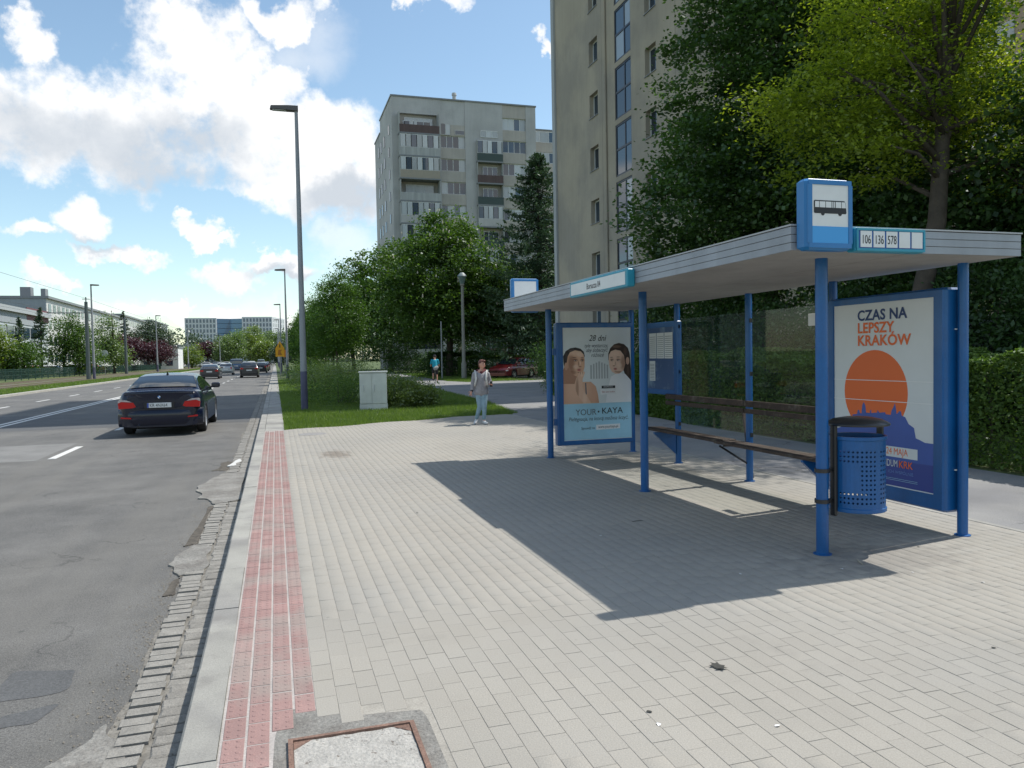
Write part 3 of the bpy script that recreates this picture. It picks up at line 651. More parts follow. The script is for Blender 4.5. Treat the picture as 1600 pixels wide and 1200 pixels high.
for k in range(3):
    z0 = RZ0 - .004 + k * h3; z1 = z0 + h3 - .005; th = .012 - .001 * k
    for nm, q in (('a', (RX0 - .012, RX0, RY0 - .012, RY1 + .012)), ('b', (RX1, RX1 + .012, RY0 - .012, RY1 + .012)), ('c', (RX0, RX1, RY0 - .012, RY0)), ('d', (RX0, RX1, RY1, RY1 + .012))):
        MB().box(*q, z0, z1).build('fascia_board', m_fasc, sh, world=True)
for k in range(3): MB().box(RX0, RX1, RY0, RY1, RZ0 + .004, RZ1 - .006).build('roof_deck', m_soff, sh, world=True) if k == 0 else None
ys = [RY0 + (RY1 - RY0) * i / 3 for i in range(4)]; xs = [RX0, 4.55, RX1]
for i in range(3):
    for j in range(2): MB().box(xs[j] + .006, xs[j + 1] - .006, ys[i] + .006, ys[i + 1] - .006, RZ0 - .004, RZ0 + .003).build('soffit_panel', m_soff, sh, world=True)
MB().box(RX0 - .02, RX1 + .02, RY0 - .02, RY1 + .02, RZ1 + .001, RZ1 + .012).build('roof_edge', mat('pale_trim', (.42, .43, .44), .5), sh, world=True)
for y0, y1 in ((6.72, 8.09), (8.21, 9.84)):
    MB().box(5.545, 5.553, y0, y1, .42, 2.08).build('glass_pane', m_glass, sh, world=True)
    for z in (.55, 1.3, 1.95):
        for yy in (y0 - .03, y1): MB().box(5.535, 5.563, yy, yy + .03, z, z + .05).build('glass_clip', m_black, sh, world=True)

# bus stop sign box on the roof corner
def frame_box(name, parent, x0, x1, z0, z1, y0, y1, fw, m, mp, b=.02):
    """blue box with a recessed front, facing the near end"""
    mb = MB(); mb.bbox(x0, x1, y0 + .012, y1, z0, z1, b)
    mb.box(x0 + b, x1 - b, y0, y0 + .013, z1 - fw, z1 - b * .6); mb.box(x0 + b, x1 - b, y0, y0 + .013, z0 + b * .6, z0 + fw)
    mb.box(x0 + b * .6, x0 + fw, y0 + .0005, y0 + .013, z0 + fw, z1 - fw); mb.box(x1 - fw, x1 - b * .6, y0 + .0005, y0 + .013, z0 + fw, z1 - fw)
    o = mb.build(name, m, parent, world=True)
    MB().box(x0 + fw, x1 - fw, y0 + .006, y0 + .0125, z0 + fw, z1 - fw).build('panel', mp, parent, world=True)
    return o
bs = thing('bus_stop_sign', 'tall blue sign box with a black bus pictogram on the shelter roof corner', 'bus stop sign', (3.72, 4.6, 2.3))
frame_box('casing', bs, 3.515, 3.905, 2.295, 2.785, 4.47, 4.60, .044, m_blue2, m_white)
MB().box(3.560, 3.860, 4.4735, 4.4755, 2.340, 2.455).build('lower_band', mat('sky_blue_print', (.05, .33, .72), .4), bs, world=True)
px0, pz0, pw = 3.575, 2.52, .27
def BP(pts): return [(px0 + u * pw, pz0 + v * pw) for u, v in pts]
MB().prism(BP([(0, .12), (0, .40), (.02, .42), (.93, .42), (.97, .38), (1.0, .12), (.98, .09), (.02, .09)]), 4.4735, 4.4755, 'xz').build('pictogram', m_ink, bs, world=True)
for u in (.27, .80): MB().prism([(px0 + (u + .055 * math.cos(a * PI / 8)) * pw, pz0 + (.09 + .055 * math.sin(a * PI / 8)) * pw) for a in range(16)], 4.4732, 4.4753, 'xz').build('pictogram_wheel', m_ink, bs, world=True)
for u0, u1 in ((.03, .15), (.17, .34), (.36, .53), (.555, .585), (.605, .635), (.66, .83), (.85, .955)):
    MB().prism(BP([(u0, .24), (u0, .39), (u1, .39), (u1 + (.02 if u0 == .85 else 0), .24)]), 4.472, 4.474, 'xz').build('pictogram_window', m_white, bs, world=True)
# line numbers
lb = thing('line_number_box', 'long teal box with bus line numbers 106, 136 and 578 on the roof edge', 'line number sign', (4.25, 4.6, 2.31))
frame_box('casing', lb, 3.95, 4.57, 2.295, 2.465, 4.50, 4.60, .022, m_teal, mat('blue_backing', (.02, .10, .33), .5), .008)
for i in range(5):
    x0 = 3.99 + i * .113
    MB().box(x0, x0 + .098, 4.5025, 4.505, 2.325, 2.44).build('number_plate', m_white, lb, world=True)
    if i < 3: text(('106', '136', '578')[i], .088, (x0 + .049 - 4.25, 4.5018 - 4.6, 2.350 - 2.31), FRONT, m_ink, lb, 'line_number', sx=.62, align='CENTER')
# stop name board on the road side fascia
nb = thing('stop_name_board', 'narrow white stop name board in a teal frame on the long roof edge', 'name board', (3.45, 7.85, 2.3))
MB().bbox(3.40, 3.485, 7.05, 8.62, 2.275, 2.455, .008).build('casing', m_teal, nb, world=True)
MB().box(3.396, 3.402, 7.10, 8.58, 2.30, 2.43).build('panel', m_white, nb, world=True)
text('Borsucza 04', .095, (3.3952 - 3.45, 8.10 - 7.85, 2.335 - 2.3), ROADSIDE, m_ink, nb, 'stop_name', sx=.82)
fs = thing('blank_sign', 'small blue framed blank white sign box at the far corner of the shelter roof', 'sign', (3.85, 11.75, 2.3))
frame_box('casing', fs, 3.62, 4.08, 2.29, 2.83, 11.695, 11.80, .045, m_blue2, m_white)
# advertising case at the far end
m_skin1 = mat('printed_skin', (.55, .31, .21), .45); m_skin2 = mat('printed_pale_skin', (.60, .36, .26), .45)
m_skind = mat('printed_skin_dark', (.42, .21, .13), .45)
m_hair1 = mat('printed_dark_hair', (.035, .022, .02), .45); m_hair2 = mat('printed_brown_hair', (.075, .042, .028), .45)
m_pblue = mat('printed_pale_blue', (.34, .60, .74), .4, var=.08, vscale=3, world=True); m_pgrey = mat('printed_pale_grey', (.68, .71, .71), .4, var=.05, vscale=2, world=True)
m_lip = mat('printed_lips', (.38, .09, .08), .45); m_pwhite = mat('printed_white', (.80, .80, .80), .45); m_pgold = mat('printed_grey_ink', (.12, .14, .16), .5)
ac = thing('advertising_case', 'blue framed advertising case showing two women, at the far end of the shelter', 'advertising case', (4.83, 11.3, 0))
FX0, FX1, FY = 4.17, 5.49, 11.16
mb = MB(); mb.bbox(FX0, FX1, FY + .02, FY + .16, .18, 2.10, .02)
mb.box(FX0 + .02, FX1 - .02, FY, FY + .021, 2.02, 2.085); mb.box(FX0 + .02, FX1 - .02, FY, FY + .021, .195, .255)
mb.box(FX0 + .02, 4.268, FY + .0005, FY + .021, .255, 2.02); mb.box(5.43, FX1 - .02, FY + .0005, FY + .021, .255, 2.02)
mb.box(FX0 - .05, FX0 - .001, FY + .05, FY + .12, .5, .6); mb.box(FX0 - .05, FX0 - .001, FY + .05, FY + .12, 1.6, 1.7)
mb.build('frame', m_blue, ac, world=True)
MB().box(4.268, 5.43, FY + .012, FY + .0195, .255, 2.02).build('poster', m_pgrey, ac, world=True)
def printtone(name, cx, cz, rad, hi, mid, lo):
    m = bpy.data.materials.new(name); m.use_nodes = True; t = m.node_tree; b = t.nodes['Principled BSDF']; b.inputs['Roughness'].default_value = .45
    g = N(t, 'ShaderNodeNewGeometry'); s_ = N(t, 'ShaderNodeVectorMath', operation='SUBTRACT'); L(t, g.outputs['Position'], s_.inputs[0]); s_.inputs[1].default_value = (cx, FY, cz)
    m_ = N(t, 'ShaderNodeVectorMath', operation='MULTIPLY'); L(t, s_.outputs[0], m_.inputs[0]); m_.inputs[1].default_value = (1 / rad, 0, .75 / rad)
    l_ = N(t, 'ShaderNodeVectorMath', operation='LENGTH'); L(t, m_.outputs[0], l_.inputs[0])
    cr = N(t, 'ShaderNodeValToRGB'); L(t, l_.outputs['Value'], cr.inputs[0]); cr.color_ramp.interpolation = 'EASE'
    cr.color_ramp.elements[0].position = .1; cr.color_ramp.elements[0].color = (*hi, 1); cr.color_ramp.elements[1].position = 1; cr.color_ramp.elements[1].color = (*lo, 1); e = cr.color_ramp.elements.new(.55); e.color = (*mid, 1)
    L(t, cr.outputs[0], b.inputs['Base Color']); return m
def PX(x): return 4.268 + (x - 330) / 350 * 1.162
def PZ(y): return 2.02 - (y - 373) / 585 * 1.765
lay = [0]
def pp(name, pts, m, l):
    d = FY + .012 - .0006 * l
    poly = [(min(max(PX(x), 4.27), 5.428), PZ(y)) for x, y in pts]
    return MB().prism(poly, d, d + .0005, 'xz').build(name, m, ac, world=True)
def oval(cx, cy, rx, ry, rot=0, n=22, a0=0, a1=360):
    o = []
    for i in range(n):
        t = R(a0 + (a1 - a0) * i / n); u, v = rx * math.cos(t), ry * math.sin(t); o.append((cx + u * math.cos(rot) - v * math.sin(rot), cy + u * math.sin(rot) + v * math.cos(rot)))
    return o
pp('printed_band', [(330, 768), (680, 768), (680, 955), (330, 955)], m_pblue, 1)
for i in range(7): pp('printed_facade', [(468 + i * 14, 550 + abs(i - 3) * 6), (476 + i * 14, 550 + abs(i - 3) * 6), (476 + i * 14, 640), (468 + i * 14, 640)], mat('printed_mist', (.40, .42, .43), .45), 1)
def portrait(name, base, spots):
    m = bpy.data.materials.new(name); m.use_nodes = True; t = m.node_tree; b = t.nodes['Principled BSDF']; b.inputs['Roughness'].default_value = .45
    g = N(t, 'ShaderNodeNewGeometry').outputs['Position']; out = N(t, 'ShaderNodeRGB').outputs[0]; out.default_value = (*base, 1)
    for x, y, rx, ry, col, amt in spots:
        s_ = N(t, 'ShaderNodeVectorMath', operation='SUBTRACT'); L(t, g, s_.inputs[0]); s_.inputs[1].default_value = (PX(x), FY, PZ(y))
        m_ = N(t, 'ShaderNodeVectorMath', operation='MULTIPLY'); L(t, s_.outputs[0], m_.inputs[0]); m_.inputs[1].default_value = (350 / 1.162 / rx, 0, 585 / 1.765 / ry)
        l_ = N(t, 'ShaderNodeVectorMath', operation='LENGTH'); L(t, m_.outputs[0], l_.inputs[0])
        q = N(t, 'ShaderNodeMapRange', interpolation_type='SMOOTHSTEP'); L(t, l_.outputs['Value'], q.inputs[0]); q.inputs[1].default_value = .35; q.inputs[2].default_value = 1.15; q.inputs[3].default_value = amt; q.inputs[4].default_value = 0
        mx = N(t, 'ShaderNodeMix', data_type='RGBA'); L(t, q.outputs[0], mx.inputs[0]); L(t, out, mx.inputs[6]); mx.inputs[7].default_value = (*col, 1); out = mx.outputs[2]
    L(t, out, b.inputs['Base Color']); return m
DK = (.05, .02, .015); SH = (.26, .11, .06); HL = (.90, .64, .48); LPc = (.40, .09, .08); WH = (.62, .55, .50)
m_f1 = portrait('printed_portrait', (.70, .40, .26), [(372, 560, 22, 60, SH, .75), (380, 500, 40, 22, HL, .35), (418, 510, 24, 18, HL, .55), (395, 575, 18, 14, HL, .5), (392, 540, 17, 11, SH, .8), (428, 541, 12, 10, SH, .8), (392, 543, 8, 3.5, WH, .8), (428, 544, 6, 3, WH, .8), (393, 543, 3.6, 3.8, DK, 1), (429, 544, 3.2, 3.6, DK, 1), (391, 539, 10, 1.8, DK, .9), (428, 540, 8, 1.6, DK, .9), (388, 527, 14, 3, DK, .75), (428, 529, 10, 2.8, DK, .75),
    (409, 560, 4, 16, SH, .6), (417, 556, 4, 14, HL, .7), (416, 575, 9, 3.5, SH, .9), (411, 588, 13, 3, LPc, 1), (411, 595, 12, 4, (.52, .14, .12), 1), (411, 591.5, 10, 1.2, DK, .8), (410, 605, 11, 3, SH, .7), (412, 615, 9, 6, HL, .35), (378, 605, 22, 14, SH, .7)])
m_f2 = portrait('printed_portrait', (.80, .54, .41), [(640, 560, 20, 50, SH, .65), (598, 508, 32, 16, HL, .5), (620, 572, 16, 14, HL, .45), (580, 543, 12, 10, SH, .55), (613, 543, 15, 10, SH, .55), (580, 546, 6.5, 3.2, WH, .8), (613, 546, 8, 3.4, WH, .8), (579, 546, 3.3, 3.6, DK, 1), (611, 546, 3.6, 3.8, DK, 1), (580, 542, 8, 1.6, DK, .9), (613, 542, 10, 1.7, DK, .9), (578, 530, 10, 2.6, DK, .7), (613, 529, 13, 2.8, DK, .7),
    (590, 560, 4, 15, HL, .6), (598, 562, 4, 14, SH, .4), (590, 575, 8, 3, SH, .9), (597, 588, 12, 2.8, LPc, 1), (597, 594, 11, 3.6, (.56, .16, .14), 1), (597, 591, 9, 1.1, DK, .7), (598, 603, 9, 2.6, SH, .6), (615, 608, 24, 7, SH, .6)])
m_h1 = portrait('printed_hair_tone', (.028, .018, .016), [(380, 492, 26, 8, (.12, .08, .07), .8), (350, 530, 8, 30, (.07, .045, .04), .7)]); m_h2 = portrait('printed_hair_tone', (.05, .028, .02), [(605, 474, 28, 9, (.20, .12, .08), .8), (650, 500, 12, 26, (.14, .08, .05), .6), (664, 600, 8, 40, (.12, .07, .045), .6)])
m_arm = portrait('printed_arm_tone', (.76, .47, .33), [(400, 690, 10, 70, SH, .6), (425, 615, 10, 16, HL, .6), (438, 740, 14, 34, HL, .4), (418, 606, 2, 14, SH, .8), (427, 606, 2, 14, SH, .7)])
m_s1 = printtone('printed_shoulder_tone', PX(400), PZ(690), .55, (.74, .44, .30), (.64, .35, .23), (.30, .14, .09))
m_sh2 = printtone('printed_cloth_tone', PX(600), PZ(680), .55, (.86, .85, .85), (.78, .78, .80), (.50, .51, .55))
# woman on the left of the poster
pp('printed_hair', [(334, 560), (332, 520), (345, 494), (368, 479), (395, 475), (420, 482), (436, 498), (441, 520), (436, 535), (420, 515), (360, 560), (352, 590), (340, 590)], m_h1, 1)
pp('printed_shoulders', [(331, 610), (375, 618), (398, 640), (430, 655), (470, 655), (495, 680), (505, 720), (511, 767), (331, 767)], m_s1, 2)
pp('printed_neck', [(342, 560), (405, 600), (402, 665), (331, 662), (331, 590)], m_skind, 3)
pp('printed_ear', oval(346, 572, 9, 20), m_skin1, 5)
pp('printed_face', [(350, 550), (355, 520), (366, 500), (392, 490), (420, 495), (435, 512), (440, 540), (439, 575), (432, 602), (418, 622), (402, 628), (384, 618), (366, 598), (354, 575)], m_f1, 4)
pp('printed_arm', [(388, 660), (396, 632), (410, 616), (413, 602), (420, 600), (426, 604), (436, 600), (440, 607), (428, 640), (425, 680), (455, 740), (470, 767), (430, 767), (400, 720), (388, 680)], m_arm, 6)
pp('printed_strap', [(440, 660), (446, 660), (448, 720), (442, 720)], m_pgold, 6)
# woman on the right
pp('printed_hair', [(562, 545), (562, 510), (572, 482), (592, 462), (618, 455), (645, 462), (665, 482), (674, 512), (677, 560), (680, 600), (680, 662), (655, 640), (640, 600)], m_h2, 1)
pp('printed_shirt', [(545, 767), (560, 680), (575, 630), (610, 612), (650, 620), (680, 655), (680, 767)], m_sh2, 3)
pp('printed_face', [(563, 545), (566, 515), (576, 498), (598, 490), (625, 496), (643, 520), (650, 565), (640, 600), (618, 616), (598, 617), (580, 606), (568, 585)], m_f2, 4)
pp('printed_ear', oval(662, 550, 9, 20), m_skin2, 4)
pp('printed_label', [(525, 678), (595, 678), (595, 692), (525, 692)], m_ink, 5); pp('printed_tag', [(518, 694), (600, 694), (600, 724), (518, 724)], m_pwhite, 4)
pp('printed_button', [(494, 882), (618, 880), (618, 905), (494, 908)], m_pwhite, 2)
def ptext(s, size, x, y, m, sx=1.0, shear=0, align='CENTER'):
    text(s, size, (PX(x) - 4.83, FY + .0085 - 11.3, PZ(y)), FRONT, m, ac, 'printed_text', .0003, sx, align, shear)
ptext('28 dni', .135, 505, 443, m_ink, .85, .3); ptext('tyle wystarczy,', .085, 500, 476, m_pgold, .8, .3); ptext('aby zobaczyć', .085, 502, 500, m_pgold, .8, .3); ptext('różnicę', .085, 505, 526, m_pgold, .8, .3)
ptext('YOUR', .135, 443, 828, m_pgold, .95); ptext('•', .12, 507, 826, m_ink); ptext('KAYA', .135, 578, 824, m_ink, 1.05)
ptext('Pielęgnacja, na którą możesz liczyć.', .085, 508, 857, m_pgold, .82, .2); ptext('Sprawdź na', .06, 452, 903, m_pgold, .8); ptext('www.yourkaya.pl', .058, 556, 899, m_pgold, .85)
ptext('NOWOŚĆ', .035, 560, 688, m_pwhite, 1); ptext('Skin care routine', .04, 560, 714, m_lip, .8)

# advertising case in the back wall at the near end
rc = thing('advertising_case', 'blue framed advertising case with a large orange disc, behind the litter bin', 'advertising case', (5.45, 5.85, 0))
QX = 5.40; QY0, QY1 = 5.13, 6.58
mb = MB(); mb.bbox(QX + .02, QX + .20, QY0, QY1, .19, 2.11, .02)
mb.box(QX, QX + .021, QY0 + .02, QY1 - .02, 2.035, 2.09); mb.box(QX, QX + .021, QY0 + .02, QY1 - .02, .21, .33)
mb.box(QX + .0005, QX + .021, QY0 + .02, 5.24, .33, 2.035); mb.box(QX + .0005, QX + .021, 6.475, QY1 - .02, .33, 2.035)
mb.build('frame', m_blue, rc, world=True)
for z in (.55, 1.75): MB().lathe([(0, 0), (.012, 0), (.012, .01), (0, .01)], 8).build('screw', m_white, rc).location = (QX + .12 - 5.45, QY0 - .008 - 5.85, z)
m_rpost = mat('poster_paper', (.68, .70, .71), .35, var=.04, vscale=2, world=True); m_oran = mat('orange_print', (.80, .14, .02), .4); m_cblue = mat('castle_blue_print', (.045, .10, .38), .4, var=.1, vscale=2, world=True)
MB().box(QX + .012, QX + .0195, 5.24, 6.475, .33, 2.035).build('poster', m_rpost, rc, world=True)
def rp(name, pts, m, l):
    d = QX + .012 - .0006 * l
    return MB().prism(pts, d, d + .0005, 'yz').build(name, m, rc, world=True)
rp('printed_disc', ell(5.93, 1.19, .40, .40, 48), m_oran, 1)
cast = [(6.47, .35), (6.47, .80), (6.36, .83), (6.30, .90), (6.22, .91), (6.22, .96), (6.16, .97), (6.15, 1.01), (6.13, 1.01), (6.12, .98), (6.10, .98), (6.09, 1.06), (6.07, 1.09), (6.05, 1.06), (6.04, .99), (5.99, .99), (5.985, 1.02), (5.975, 1.02), (5.97, .99), (5.90, 1.0), (5.89, 1.025), (5.87, 1.0), (5.80, 1.01), (5.79, .99), (5.73, .99), (5.72, 1.03), (5.70, 1.06), (5.68, 1.10), (5.67, 1.06), (5.66, 1.0), (5.63, 1.03), (5.61, 1.03), (5.60, .99), (5.56, .98), (5.52, .92), (5.46, .89), (5.44, .80), (5.40, .79), (5.34, .60 + .17), (5.24, .77), (5.24, .35)]
rp('printed_castle', cast, m_cblue, 2)
rp('printed_band', [(6.47, .34), (6.47, .56), (5.24, .58), (5.24, .34)], mat('deep_blue_print', (.03, .055, .27), .4), 3)
rp('printed_box', [(6.02, .605), (6.02, .70), (5.42, .70), (5.42, .605)], m_rpost, 4)
def rt(s, size, y, z, m, sx=1.0, l=6, align='LEFT', bold=.0): text(s, size, (QX + .012 - .0006 * l - 5.45, y - 5.85, z), ROADSIDE, m, rc, 'printed_text', .0003, sx, align, bold=bold)
rt('CZAS NA', .138, 6.15, 1.875, m_navy, 1.02, bold=.0035); rt('LEPSZY', .138, 6.15, 1.755, m_oran, 1.0, bold=.0035); rt('KRAKÓW', .138, 6.15, 1.635, m_oran, 1.04, bold=.0035)
rt('24 MAJA', .088, 5.785, .628, m_oran, .80, bold=0); rt('REFERENDUM', .092, 5.645, .515, m_rpost, .64, align='RIGHT', bold=0); rt('KRK', .092, 5.635, .515, m_oran, .92, bold=.0008)
rt('ODWOŁAJMY ICH WSPÓLNIE', .04, 6.05, .455, mat('pale_blue_ink', (.14, .24, .55), .4), 1.1)
for z in (.405, .39): rp('printed_line', [(6.2, z), (6.2, z + .003), (5.42, z + .005), (5.42, z + .002)], m_pblue, 5)
for z in (1.30, 1.11): MB().box(QX + .0035, QX + .004, 5.24, 6.47, z, z + .006).build('paper_crease', m_pwhite, rc, world=True)
# timetable case
tcse = thing('timetable_case', 'blue framed timetable case with three printed sheets at the left end of the back wall', 'timetable case', (5.55, 10.35, 1.0))
TX = 5.50
mb = MB(); mb.bbox(TX + .012, TX + .09, 9.84, 10.92, .98, 2.06, .01); mb.box(TX, TX + .013, 9.85, 10.91, 1.98, 2.05); mb.box(TX, TX + .013, 9.85, 10.91, .99, 1.06); mb.box(TX + .0005, TX + .013, 9.85, 9.92, 1.06, 1.98); mb.box(TX + .0005, TX + .013, 10.84, 10.91, 1.06, 1.98)
mb.build('frame', m_blue, tcse, world=True)
m_ttb = mat('timetable_backing', (.035, .085, .20), .4, col2=(.16, .24, .34), c2scale=2.4, c2lo=.5, c2hi=.62); MB().box(TX + .008, TX + .0125, 9.92, 10.84, 1.06, 1.98).build('backing', m_ttb, tcse, world=True)
for y0, y1, z0, z1 in ((9.96, 10.2, 1.52, 1.9), (10.22, 10.44, 1.52, 1.9), (10.46, 10.68, 1.52, 1.9), (10.5, 10.68, 1.18, 1.48)):
    MB().box(TX + .005, TX + .0078, y0, y1, z0, z1).build('timetable_sheet', m_pgrey, tcse, world=True)
    mb = MB()
    for k in range(11): mb.box(TX + .0044, TX + .0048, y0 + .02, y1 - .02, z0 + .02 + k * (z1 - z0 - .05) / 11, z0 + .027 + k * (z1 - z0 - .05) / 11)
    mb.build('printed_rows', m_pgold, tcse, world=True)
tag(MB().bbox(5.47, 5.49, 6.72, 6.95, 1.86, 1.99, .003).build('no_smoking_plate', m_pwhite, None), 'small white plate with faint pictograms hanging beside the near front post', 'plate')
# bench
m_wood = mat('dark_worn_wood', (.055, .035, .027), .75, var=.35, vscale=5, grain=.3, gscale=50, bump=.7, bscale=40, col2=(.10, .08, .065), c2scale=7, c2lo=.56, c2hi=.66)
be = thing('bench', 'worn dark wooden bench with a two board backrest fixed inside the shelter', 'bench', (5.4, 8.4, 0))
for k, x in enumerate((5.17, 5.275, 5.38)):
    for y0, y1, dz in ((8.32, 10.28, .012), (6.45, 8.36, 0)):
        MB().bbox(x, x + .098, y0 + rnd.uniform(-.03, .03), y1 + rnd.uniform(-.03, .02), .468 + dz - .004 * k, .502 + dz - .004 * k, .006).build('seat_slat', m_wood, be, world=True)
for z0, z1 in ((.845, .90), (.925, 1.0)):
    for y0, y1 in ((6.7, 8.14), (8.16, 10.12)): MB().bbox(5.465, 5.495, y0, y1, z0, z1, .005).build('backrest_slat', m_wood, be, world=True)
for y in (6.66, 9.90): MB().prism([(5.50, .465), (5.16, .465), (5.16, .445), (5.50, .14)], y - .02, y + .02, 'xz').build('bracket', m_blue, be, world=True)
MB().tube([(5.52, 8.15, .22), (5.22, 8.3, .44)], .014, 6).tube([(5.52, 8.15, .455), (5.18, 8.15, .455)], .013, 6).build('bracket', m_black, be, world=True)
tag(MB().bbox(-.028, .028, -.012, .012, 0, .85, .004).build('loose_slat', m_wood, None), 'dark loose wooden slat leaning against the middle rear post of the shelter', 'wooden slat')
o = C.objects['loose_slat']; o.location = (5.70, 8.32, .0); o.rotation_euler = (R(-3), R(-7), R(20))
# litter bin: perforated drum hung between two uprights under a domed lid
lbn = thing('litter_bin', 'blue perforated litter bin with a black domed lid clamped to the near front post', 'litter bin', (4.375, 4.98, 0))
mb = MB(); nc, nr = 40, 15; r0, z0b, z1b = .205, .36, .90
def cyl(a, z, r=r0): return (r * math.cos(a), r * math.sin(a), z)
for j in range(nr):
    for i in range(nc):
        a0, a1 = 2 * PI * i / nc, 2 * PI * (i + 1) / nc; za, zb = z0b + (z1b - z0b) * j / nr, z0b + (z1b - z0b) * (j + 1) / nr
        hole = 1 <= j <= nr - 3 and not (i % 10 in (0,)) and not (21 <= i <= 25 and 3 < j < 10)
        if not hole: mb.add([cyl(a0, za), cyl(a1, za), cyl(a1, zb), cyl(a0, zb)], [(0, 1, 2, 3)])
        else:
            am, zm = (a0 + a1) / 2, (za + zb) / 2; da, dz = (a1 - a0) * .27, (zb - za) * .24
            inn = [cyl(am + da * math.cos(q * PI / 4), zm + dz * math.sin(q * PI / 4)) for q in range(8)]
            out = [cyl(a1, zm), cyl(a1, zb), cyl(am, zb), cyl(a0, zb), cyl(a0, zm), cyl(a0, za), cyl(am, za), cyl(a1, za)]
            mb.add(inn + out, [(q, 8 + q, 8 + (q + 1) % 8, (q + 1) % 8) for q in range(8)])
mb.build('drum', m_blue, lbn, smooth=False)
MB().lathe([(r0 + .001, .335), (r0 + .008, .34), (r0 + .008, .365), (r0 + .001, .37), (r0 - .004, .34), (0, .342)], 40).lathe([(r0 + .002, .895), (r0 + .010, .90), (r0 + .010, .925), (r0 - .006, .925), (r0 - .006, .895)], 40).build('rim', m_blue, lbn, smooth='auto')
MB().lathe([(.235, 1.005), (.24, 1.012), (.236, 1.022), (.18, 1.052), (.10, 1.068), (0, 1.073)], 36).lathe([(.234, 1.006), (.15, 1.035), (0, 1.05)], 36).build('lid', m_black, lbn, smooth=True)
for s in (-1, 1): MB().bbox(s * .222 - .014, s * .222 + .014, -.03, .03, .52 if s > 0 else .30, 1.012, .006).build('upright', m_black, lbn)
for z in (.42, .66): MB().lathe([(.058, -.015), (.058, .015), (.05, .015), (.05, -.015)], 16, (-.315, .02, z)).box(-.26, -.2, .0, .04, z - .012, z + .012).build('clamp', m_black, lbn)
MB().lathe([(0, 0), (.016, 0), (.016, .012), (0, .012)], 10).build('lock', mat('silver', (.6, .6, .62), .3, .6), lbn).location = (.24, -.03, .9)
# small things on the paving
m_dleaf = mat('dry_dark_leaf', (.035, .035, .03), .8, var=.3, vscale=40)
mb = MB(); lp = [(0, .035), (.014, .03), (.02, .05), (.032, .022), (.05, .02), (.034, 0), (.04, -.02), (.018, -.014), (0, -.035), (-.018, -.012), (-.042, -.018), (-.034, .002), (-.05, .02), (-.03, .02), (-.02, .048), (-.012, .03)]
mb.v = [(x, y, .004 + .18 * abs(x) + .3 * max(0, y) ** 1.5) for x, y in lp] + [(0, 0, .004), (0, 0, .0035), (.004, .05, .02), (.012, .09, .045), (.015, .09, .045), (.006, .05, .02)]
mb.f = [(i, (i + 1) % 16, 16) for i in range(16)] + [(17, 18, 21), (18, 19, 20, 21)]
o = tag(mb.build('fallen_leaf', m_dleaf), 'dark curled leaf lying alone on the sunlit paving', 'leaf'); o.location = (2.11, 3.37, 0); o.rotation_euler = (0, 0, R(100))
o = tag(MB().tube([(-.07, 0, .006), (0, .004, .009), (.08, -.003, .006)], [.003, .004, .002], 5).build('twig', mat('straw', (.42, .37, .28), .9)), 'thin pale twig on the paving beside the base of the near front post', 'twig'); o.location = (4.15, 4.70, 0); o.rotation_euler = (0, 0, R(65))
o = tag(MB().tube([(-.05, 0, .004), (.03, .01, .007), (.06, .0, .004)], [.002, .003, .002], 5).build('twig', m_dleaf), 'dark twig lying on the shaded paving under the shelter roof', 'twig'); o.location = (3.25, 6.6, 0)
SCR = ['white scrap left of the curled leaf', 'dark crumb just below the white scrap left of the leaf', 'pale scrap to the right of the roof shadow', 'pale scrap midway between leaf and shelter shadow', 'dark crumb at the edge of the roof shadow', 'pale scrap near the shadow corner by the front post', 'dark crumb right of the red strip level with the cobble patch', 'pale scrap in the middle of the roof shadow', 'pale scrap nearest to the bottom of the view', 'dark crumb beside the far red strip', 'pale scrap just below the twig', 'pale scrap at the road side of the roof shadow', 'dark crumb below the right advertising case', 'pale scrap in the shadow near the bench']
for i, (x, y) in enumerate([(1.55, 3.05), (1.53, 2.93), (4.55, 4.0), (3.6, 3.1), (3.15, 4.75), (3.9, 4.6), (1.35, 7.8), (3.6, 8.9), (2.0, 2.75), (.55, 9.5), (4.3, 4.35), (2.7, 6.2), (4.9, 4.9), (3.9, 7.6)]):
    r = random.Random(i); mb = MB(); pts = [(.012 * math.cos(a * 1.05 + r.random() * .4) * r.uniform(.5, 1.3), .012 * math.sin(a * 1.05) * r.uniform(.5, 1.2), r.uniform(.001, .006)) for a in range(6)]
    mb.add(pts, [(0, 1, 2, 3), (0, 3, 4, 5)])
    o = tag(mb.build('paper_scrap', m_pwhite if i % 3 else m_dleaf), SCR[i] + ' on the paving', 'litter', 'scraps of litter on the paving'); o.location = (x, y, .001)

# ================================================================ BUILDINGS
m_facade = mat('beige_render', (.40, .348, .27), .92, var=.10, vscale=.35, grain=.05, gscale=30, bump=.25, bscale=25, streak=.05, col2=(.32, .285, .235), c2scale=.25, world=True)
m_fin = mat('grey_panel_edge', (.42, .43, .43), .85, streak=.12, world=True)
m_grey = mat('stained_concrete', (.475, .47, .46), .92, var=.2, vscale=.4, streak=.05, grain=.06, gscale=12, col2=(.41, .405, .395), c2scale=.2, world=True)
m_band = mat('sandy_concrete', (.43, .40, .36), .92, var=.12, vscale=.5, streak=.08, world=True)
m_pane = mat('window_glass', (.03, .055, .085), .04, spec=.9, rndv=.5)
m_curt = mat('curtained_glass', (.42, .45, .46), .15, spec=.8, rndv=.2, streak=.1)
m_wfr = mat('white_window_frame', (.62, .63, .62), .5)
m_dfr = mat('dark_window_frame', (.02, .025, .04), .4)
m_metal = mat('grey_metal', (.20, .21, .22), .5)
